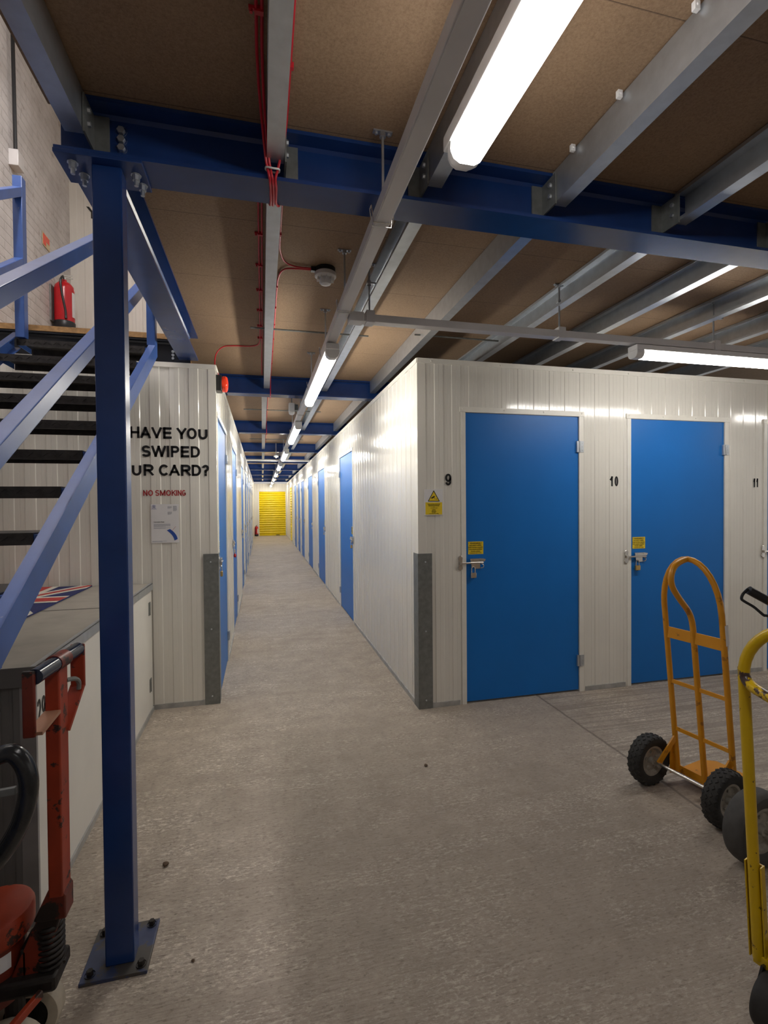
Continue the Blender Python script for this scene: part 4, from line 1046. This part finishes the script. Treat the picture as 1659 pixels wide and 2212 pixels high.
q = MB(); fpoly([(FL/2-0.10, 0), (FL/2+0.10, 0), (FL/2+0.10, FWd), (FL/2-0.10, FWd)], 0.0091, 0.0096, q); fpoly([(0, FWd/2-0.10), (FL, FWd/2-0.10), (FL, FWd/2+0.10), (0, FWd/2+0.10)], 0.0091, 0.0096, q); q.build('white_cross', M['mat_white'], fm)
q = MB(); fpoly([(FL/2-0.06, 0), (FL/2+0.06, 0), (FL/2+0.06, FWd), (FL/2-0.06, FWd)], 0.0096, 0.0101, q); fpoly([(0, FWd/2-0.06), (FL, FWd/2-0.06), (FL, FWd/2+0.06), (0, FWd/2+0.06)], 0.0096, 0.0101, q); q.build('red_cross', M['mat_red'], fm)

# ================================================================= PALLET TRUCK
pt = thing('pallet_truck', 'worn red pallet truck with upright handle, left of the blue post', 'pallet truck', (-0.60, 1.44, 0))
def pp(name, q, mt, bevel=0.0, par=None):
    o = q.build(name, mt, par or pt, bevel)
    if par is None: o.location = (0.60, -1.44, 0)
    return o
q = MB(); q.bar((-0.513, 1.418, 1.045), (-0.522, 1.440, 0.455), 0.055, 0.034, (1, 0, 0)); sh = pp('handle_shaft', q, M['red_truck'], 0.004)
q = MB(); q.tube([(-0.512, 1.292, 1.060), (-0.496, 1.515, 1.060)], 0.0185, 16); gp = pp('hand_grip', q, M['grip_navy'])
q = MB(); q.tube([(-0.507, 1.385, 1.060), (-0.502, 1.440, 1.060)], 0.0215, 16); pp('grip_collar', q, M['red_dirty'])
q = MB(); q.box(-0.536, -0.509, 1.284, 1.294, 0.922, 1.076); pp('handle_arm', q, M['red_dirty'], 0.004)
q = MB(); q.box(-0.514, -0.478, 1.512, 1.522, 0.955, 1.074); pp('handle_arm', q, M['red_truck'], 0.004)
q = MB(); q.bar((-0.514, 1.288, 0.930), (-0.514, 1.395, 0.938), 0.036, 0.008, (0, 0, 1)); pp('handle_strut', q, paint('faded_red_strut', (0.34, 0.17, 0.10), 0.5))
q = MB(); q.bar((-0.497, 1.517, 0.960), (-0.510, 1.442, 0.870), 0.036, 0.008, (0, 0, 1)); pp('handle_strut', q, M['red_truck'])
q = MB(); q.tube(sm([(-0.500, 1.442, 1.000), (-0.49, 1.475, 0.992), (-0.488, 1.497, 0.975), (-0.49, 1.503, 0.955)], 5), 0.006, 8); pp('release_lever', q, M['guard'])
q = MB(); q.prism([(-0.555, 0.395), (-0.500, 0.395), (-0.500, 0.455), (-0.512, 0.475), (-0.540, 0.475), (-0.575, 0.40)], (0, 1.415, 0), (1, 0, 0), (0, 0, 1), (0, 0.055, 0))
q.prism([(-0.64, 0.24), (-0.56, 0.24), (-0.515, 0.40), (-0.56, 0.42)], (0, 1.425, 0), (1, 0, 0), (0, 0, 1), (0, 0.035, 0)); pp('handle_socket', q, M['red_dirty'], 0.004)
q = MB(); q.lathe([(0, 0.414), (0.078, 0.412), (0.089, 0.408), (0.093, 0.400), (0.093, 0.356), (0.088, 0.346), (0, 0.346)], (-0.692, 1.475, 0), (0, 0, 1), 32); pp('reservoir_cap', q, M['red_truck'])
q = MB(); q.lathe([(0.078, 0.340), (0.074, 0.335), (0.074, 0.20), (0.082, 0.22), (0.082, 0.20), (0, 0.20)], (-0.692, 1.475, 0), (0, 0, 1), 28); pump = pp('pump_body', q, M['red_dirty'])
q = MB()
for i in range(5):
    a0 = 0.36+i*0.12; a1_ = a0+0.12; rr = 0.0742
    c_ = lambda a_: (-0.692+rr*math.sin(a_), 1.475-rr*math.cos(a_))
    p0, p1 = c_(a0), c_(a1_)
    q.add([(*p0, 0.285), (*p1, 0.285), (*p1, 0.325), (*p0, 0.325)], [(0, 1, 2, 3)])
q.build('decal', M['paper'], pump)
q = MB(); q.tube([(-0.552, 1.452, 0.245), (-0.545, 1.447, 0.385)], 0.012, 12); pp('pump_rod', q, M['grease'])
hel = [(-0.548+0.027*math.cos(2*PI*t/14), 1.450+0.027*math.sin(2*PI*t/14), 0.255+0.115*t/(14*8)) for t in range(14*8+1)]
q = MB(); q.tube(hel, 0.0058, 7); pp('spring', q, M['grease'])
q = MB(); q.box(-0.72, -0.520, 1.400, 1.505, 0.222, 0.262); q.tube([(-0.632, 1.45, 0.085), (-0.632, 1.45, 0.23)], 0.022, 14); q.box(-0.612, -0.588, 1.425, 1.50, 0.22, 0.33); pp('pump_base', q, M['grease'], 0.010)
q = MB(); q.tube([(-0.632, 1.375, 0.082), (-0.632, 1.545, 0.082)], 0.012, 12); pp('axle', q, M['grease'])
for y in (1.378, 1.500):
    q = MB(); q.lathe([(0.054, 0), (0.078, 0), (0.082, 0.006), (0.082, 0.044), (0.078, 0.050), (0.054, 0.050)], (-0.632, y, 0.082), (0, 1, 0), 32); wh = pp('steering_wheel', q, M['nylon'])
    q = MB(); q.lathe([(0, 0.008), (0.02, 0.006), (0.056, 0.010), (0.056, 0.042), (0.02, 0.044), (0, 0.042)], (-0.632, y, 0.082), (0, 1, 0), 24); q.build('wheel_hub', M['grease'], wh)
q = MB(); q.bar((-0.548, 1.388, 0.240), (-0.625, 1.235, 0.225), 0.014, 0.020, (0, 0, 1)); pp('lift_link', q, M['red_truck'], 0.003)
q = MB()
for y in (1.22, 1.58): q.box(-1.74, -0.78, y-0.0, y+0.14, 0.045, 0.10)
q.box(-0.86, -0.76, 1.22, 1.72, 0.045, 0.30); q.box(-0.77, -0.70, 1.40, 1.50, 0.20, 0.26); pp('fork', q, M['red_dirty'], 0.006)
for y in (1.25, 1.61):
    q = MB(); q.lathe([(0, 0), (0.032, 0), (0.032, 0.08), (0, 0.08)], (-1.66, y, 0.032), (0, 1, 0), 18); pp('load_roller', q, M['nylon'])

# black trolley with a looped handle at the left edge
bt_ = thing('hand_trolley', 'black tubular trolley handle looping in at the left edge, beside the red pallet truck', 'trolley', (-0.70, 1.20, 0))
lp_ = sm([(-0.640, 1.20, 0.875), (-0.600, 1.20, 0.897), (-0.560, 1.20, 0.921), (-0.522, 1.20, 0.931), (-0.500, 1.20, 0.908), (-0.490, 1.20, 0.868), (-0.494, 1.20, 0.822), (-0.508, 1.20, 0.776), (-0.535, 1.20, 0.728), (-0.575, 1.20, 0.680), (-0.640, 1.20, 0.620)], 6)
def bp_(name, q, mt, bevel=0.0):
    o = q.build(name, mt, bt_, bevel); o.location = (0.70, -1.20, 0); return o
q = MB(); q.tube(lp_, 0.0185, 16); bp_('loop_handle', q, M['black_tube'])
q = MB(); q.bar((-0.640, 1.205, 0.840), (-0.515, 1.205, 0.848), 0.010, 0.016); bp_('cross_link', q, M['guard'], 0.002)
for y, zt_ in ((1.20, 0.88), (1.06, 0.80)):
    q = MB(); q.tube([(-0.640, y, zt_), (-0.645, y, 0.05)], 0.0165, 14); bp_('upright', q, M['black_tube'])
for z in (0.3, 0.6):
    q = MB(); q.tube([(-0.642, 1.06, z), (-0.642, 1.20, z)], 0.010, 10); bp_('rung', q, M['black_tube'])
q = MB(); q.box(-0.90, -0.64, 1.02, 1.20, 0.040, 0.052); bp_('toe_plate', q, M['black_tube'], 0.002)
for y in (0.985, 1.255):
    q = MB(); q.lathe([(0.02, 0), (0.068, 0), (0.075, 0.008), (0.075, 0.027), (0.068, 0.035), (0.02, 0.035)], (-0.60, y-0.0175, 0.075), (0, 1, 0), 24); bp_('wheel', q, M['rubber'])
q = MB(); q.tube([(-0.60, 0.97, 0.075), (-0.60, 1.27, 0.075)], 0.008, 8); q.box(-0.645, -0.595, 1.07, 1.08, 0.06, 0.09); q.box(-0.645, -0.595, 1.18, 1.19, 0.06, 0.09); bp_('axle', q, M['guard'])

# ================================================================= SACK TRUCKS
def tyre(c, axis, R, wd, mt, hubmt, parent, lugs=True, off=(0, 0, 0)):
    ax = Vector(axis).normalized(); ref = Vector((0, 0, 1)); a = (ref-ax*ref.dot(ax)).normalized(); b_ = ax.cross(a)
    seg = 48
    half_ = [(0.60, 0.36), (0.70, 0.46), (0.82, 0.50), (0.91, 0.47), (0.965, 0.38), (0.99, 0.24), (1.0, 0.0)]
    prof = [(R*a_, -wd*h_) for a_, h_ in half_]+[(R*a_, wd*h_) for a_, h_ in half_[-2::-1]]
    n = len(prof); q = MB(); q.lathe(prof, c, ax, seg)
    if lugs:            # diamond tread blocks
        nb = 24
        for k in range(nb):
            for row, (hh, sh_) in enumerate(((-0.36, 0.5), (-0.13, 0.0), (0.13, 0.5), (0.36, 0.0))):
                th = 2*PI*(k+sh_)/nb; rad = a*math.cos(th)+b_*math.sin(th); tan = b_*math.cos(th)-a*math.sin(th)
                rr = R*(0.985 if abs(hh) < 0.2 else 0.945); tl = ax*(0.35 if hh > 0 else -0.35) if abs(hh) > 0.2 else ax*0
                nrm = (rad+tl).normalized(); e1 = (ax-nrm*ax.dot(nrm)).normalized(); cc = Vector(c)+rad*rr+ax*hh*wd
                s1 = wd*0.155; s2 = R*0.105; D_ = R*0.035
                base_ = [cc+e1*s1, cc+tan*s2, cc-e1*s1, cc-tan*s2]
                top_ = [cc+nrm*D_+(p-cc)*0.72 for p in base_]
                base_ = [p-nrm*0.004 for p in base_]
                q.add(base_+top_, [(4, 5, 6, 7), (0, 1, 5, 4), (1, 2, 6, 5), (2, 3, 7, 6), (3, 0, 4, 7)])
    o = q.build('tyre', mt, parent, 0, 30); o.location = off
    q = MB(); r0 = R*0.60
    q.lathe([(0, -wd*0.40), (0.018, -wd*0.40), (0.020, -wd*0.16), (r0*0.72, -wd*0.14), (r0*0.86, -wd*0.34), (r0*1.08, -wd*0.36), (r0*1.08, wd*0.36), (r0*0.86, wd*0.34), (r0*0.72, wd*0.14), (0.020, wd*0.16), (0.018, wd*0.40), (0, wd*0.40)], c, ax, 28)
    for k in range(5):
        th = 2*PI*k/5
        for sgn in (-1, 1): q.disc(Vector(c)+ax*sgn*wd*0.14+(a*math.cos(th)+b_*math.sin(th))*r0*0.52, ax*sgn, 0.007, 8, 0.006)
    q.build('wheel_hub', hubmt, o)
    return o

def sack_truck(name, P0, wv, half, lean, mt, mt2, label, R=0.125, wdt=0.072, wu=0.19, wvb=-0.16, r=0.0135, ztop=1.175, zarch=0.93, tyremt='rubber', lugs=True, toe=True, centre=True, zlow=0.055):
    P0 = Vector((P0[0], P0[1], 0)); wv = Vector((wv[0], wv[1], 0)).normalized(); fv = Vector((-wv.y, wv.x, 0))
    root = thing(name, label, 'sack truck', P0)
    def P(u, v, z): return wv*u+fv*(v-lean*z)+Vector((0, 0, z))
    arch = [P(-half, 0, zlow), P(-half, 0, 0.5), P(-half, 0, zarch)]
    for i in range(1, 16):
        t = PI*i/16; arch.append(P(-half*math.cos(t), 0, zarch+(ztop-zarch)*math.sin(t)))
    arch += [P(half, 0, zarch), P(half, 0, 0.5), P(half, 0, zlow)]
    q = MB(); q.tube(arch, r, 14); fr = q.build('frame_tube', mt, root)
    if centre:
        pts = [P(0, 0, zlow), P(0, 0, 0.45), P(0, 0, zarch-0.09)] + sm([P(0, -0.003, zarch-0.06), P(0, -0.022, zarch-0.01), P(0, -0.085, zarch+0.065), P(0, -0.122, zarch+0.12), P(0, -0.125, zarch+0.17), P(0, -0.095, zarch+0.215), P(0, -0.05, ztop-0.010), P(0, -0.01, ztop-0.002)], 5)
        q = MB(); q.tube(pts, r*1.02, 14); q.build('handle_bar', mt2, root)
    for z, h_ in ((0.79, 0.056), (0.535, 0.020), (0.285, 0.020)):
        q = MB(); q.bar(P(-half, -0.004, z), P(half, -0.004, z), 0.006, h_, (0, 0, 1)); q.build('cross_bar', mt, root, 0.001)
    for sgn in (-1, 1):
        q = MB(); q.bar(P(sgn*half*0.96, -0.008, 0.235), wv*sgn*half*0.96+fv*(wvb)+Vector((0, 0, R)), 0.030, 0.008, wv); q.build('axle_bracket', mt, root, 0.001)
        q = MB(); q.prism([(0.0, 0.035), (-0.055, 0.05), (-0.062, 0.20), (-0.02, 0.235)], P(sgn*(half+0.006), 0, 0), fv-Vector((0, 0, 0)), (0, 0, 1), wv*sgn*0.004); q.build('side_plate', mt, root)
        tyre(wv*sgn*wu+fv*wvb+Vector((0, 0, R)), wv, R, wdt, M[tyremt], M['hub'], root, lugs)
    q = MB(); q.tube([wv*(-wu-0.03)+fv*wvb+Vector((0, 0, R)), wv*(wu+0.03)+fv*wvb+Vector((0, 0, R))], 0.0085, 12); q.build('axle', M['chrome'], root)
    if toe:
        q = MB()
        poly = [(-half, -0.01), (half, -0.01), (half, 0.06), (half*0.92, 0.17), (half*0.55, 0.215), (-half*0.55, 0.215), (-half*0.92, 0.17), (-half, 0.06)]
        q.prism(poly, P(0, 0, zlow-0.004), wv, (fv+Vector((0, 0, 0.13))).normalized(), (0, 0, 0.006)); q.bar(P(-half-0.012, -0.004, zlow+0.012), P(half+0.012, -0.004, zlow+0.012), 0.006, 0.044, (0, 0, 1)); q.build('toe_plate', mt2, root)
    return root, P

orange, OP = sack_truck('sack_truck', (2.115, 1.985), (0.176, -0.984), 0.142, 0.118, M['orange'], M['orange'], 'orange sack truck with looped handle and knobbly tyres in front of door 10')
q = MB(); q.bar(OP(0.142+0.0150, 0.004, 0.79), OP(0.142+0.0150, 0.004, 0.885), 0.022, 0.001, (0.176, -0.984, 0)); q.build('sticker', M['paper'], orange)

# grey-wheeled truck at the right edge (mostly outside the picture)
wv3 = Vector((0.10, -0.995, 0)).normalized()
grip_t, GP = sack_truck('sack_truck', (2.250, 1.405), (0.10, -0.995), 0.20, 0.10, M['guard'], M['guard'], 'sack truck at the right edge with a black D-shaped grip and smooth grey tyres', R=0.148, wdt=0.085, wu=0.185, wvb=-0.330, ztop=0.98, zarch=0.86, tyremt='rubber_worn', lugs=False, centre=False, toe=False)
gl = grip_t.location
def gp_(name, q, mt, bevel=0.0):
    o = q.build(name, mt, grip_t, bevel); o.location = tuple(-c for c in gl); return o
g0 = Vector((1.945, 1.625, 1.083)); g1 = Vector((2.120, 1.560, 0.975))
q = MB(); q.tube([g0, g1], 0.0175, 16); gp_('hand_grip', q, M['black'])
q = MB(); q.tube(sm([g0+Vector((-0.004, 0, 0.004)), g0+Vector((-0.028, 0, -0.014)), g0+Vector((-0.036, 0, -0.034)), g0+Vector((-0.024, -0.004, -0.046)), g0+Vector((0.010, -0.015, -0.068)), g0+Vector((0.042, -0.03, -0.100)), g0+Vector((0.058, -0.035, -0.104)), g1+Vector((-0.03, 0.0, -0.034)), g1], 5), 0.0055, 8); gp_('grip_guard', q, M['black_tube'])
q = MB(); q.tube(sm([g1, g1+Vector((0.06, -0.02, -0.05)), Vector((2.20, 1.55, 0.84)), gl+GP(-0.20, 0, 0.70)], 5), 0.0125, 10); gp_('handle_stem', q, M['guard'])

# worn yellow truck at the right edge
W4 = Vector((0.25, -0.97, 0)).normalized(); HALF4 = 0.15; LEAN4 = 0.100
F4 = Vector((-W4.y, W4.x, 0))
P4 = Vector((1.372, 1.105, 0)) + W4*HALF4
yel = thing('sack_truck', 'worn yellow sack truck with chipped looped handle at the right edge, nearest the camera', 'sack truck', P4)
def Y(u, v, z): return W4*u+F4*(v-LEAN4*z)+Vector((0, 0, z))
pts = [Y(-HALF4, 0, 0.150), Y(-HALF4, 0, 0.5), Y(-HALF4, 0, 0.97)] + [Y(-HALF4*math.cos(PI*i/20), 0, 0.97+0.16*math.sin(PI*i/20)) for i in range(1, 20)] + [Y(HALF4, 0, 0.97), Y(HALF4, 0, 0.5), Y(HALF4, 0, 0.15)]
q = MB(); q.tube(pts, 0.0142, 16); q.build('frame_tube', M['yellow_paint'], yel)
hl = [(-0.150, 0, 0.995), (-0.1485, -0.001, 0.980), (-0.143, -0.004, 0.966), (-0.125, -0.016, 0.954), (-0.095, -0.030, 0.948), (-0.050, -0.050, 0.944), (0.0, -0.058, 0.942)]
hoop = sm([Y(*p) for p in hl]+[Y(-p[0], p[1], p[2]) for p in hl[-2::-1]], 6)
q = MB(); q.tube(hoop, 0.0140, 16); q.build('hoop_handle', M['yellow_worn'], yel)
for sgn in (-1, 1):
    q = MB(); c0 = Y(sgn*HALF4, 0.012, 0.145); c1 = Y(sgn*HALF4, 0.012, 0.432)
    q.bar(c0, c1, 0.038, 0.005, F4)
    for d in (-0.0195, 0.0195): q.bar(c0+W4*d-F4*0.008, c1+W4*d-F4*0.008, 0.004, 0.020, F4)
    q.build('side_channel', M['yellow_paint'], yel, 0.0008)
q = MB(); q.bar(Y(-HALF4-0.01, 0.006, 0.150), Y(HALF4+0.01, 0.006, 0.150), 0.030, 0.030, (0, 0, 1)); q.build('cross_bar', M['yellow_paint'], yel, 0.002)
q = MB(); q.bar(Y(-HALF4+0.012, 0.02, 0.178), Y(HALF4-0.012, 0.02, 0.178), 0.006, 0.05, (0, 0, 1)); q.build('back_plate', M['rust'], yel, 0.001)
for z in (0.40, 0.65): 
    q = MB(); q.tube([Y(-HALF4+0.10, 0, z), Y(HALF4, 0, z)], 0.010, 10); q.build('cross_bar', M['yellow_paint'], yel)
for sgn in (-1, 1):
    cpt = W4*sgn*0.105+F4*(-0.044)+Vector((0, 0, 0.0725))
    tyre(cpt, W4, 0.0725, 0.05, M['rubber'], M['hub'], yel, False)
    q = MB(); q.bar(Y(sgn*0.13, -0.01, 0.150), cpt+W4*sgn*0.034, 0.03, 0.006, W4); q.build('axle_bracket', M['black_tube'], yel)
q = MB(); a0 = F4*(-0.044)+Vector((0, 0, 0.0725)); q.tube([a0-W4*0.13, a0+W4*0.13], 0.008, 10); q.build('axle', M['guard'], yel)
q = MB(); q.prism([(-0.09, 0.0), (0.14, 0.0), (0.14, 0.10), (-0.02, 0.10)], Y(0, 0.02, 0.012), W4, F4, (0, 0, 0.006)); q.bar(Y(0.13, 0.02, 0.015), Y(0.13, 0.02, 0.15), 0.03, 0.006, F4); q.build('toe_plate', M['yellow_paint'], yel)

# ================================================================= DEBRIS
def crumb(x, y, s, lab):
    bm = bmesh.new(); bmesh.ops.create_icosphere(bm, subdivisions=2, radius=s)
    for v in bm.verts: v.co *= random.uniform(0.7, 1.15); v.co.z = v.co.z*0.6
    zmin = min(v.co.z for v in bm.verts)
    for v in bm.verts: v.co.z -= zmin
    me = bpy.data.meshes.new('debris'); bm.to_mesh(me); bm.free(); me.materials.append(M['rust'])
    o = bpy.data.objects.new('debris_crumb', me); COL.objects.link(o); o.location = (x, y, 0)
    tag(o, lab, 'debris', 'crumbs on the floor')
crumb(-0.394, 2.134, 0.013, 'brown crumb of debris on the floor right of the blue post')
crumb(0.862, 2.59, 0.010, 'dark crumb on the floor in front of the corridor mouth')
crumb(-0.230, 1.66, 0.006, 'tiny dark crumb on the floor just right of the base plate')
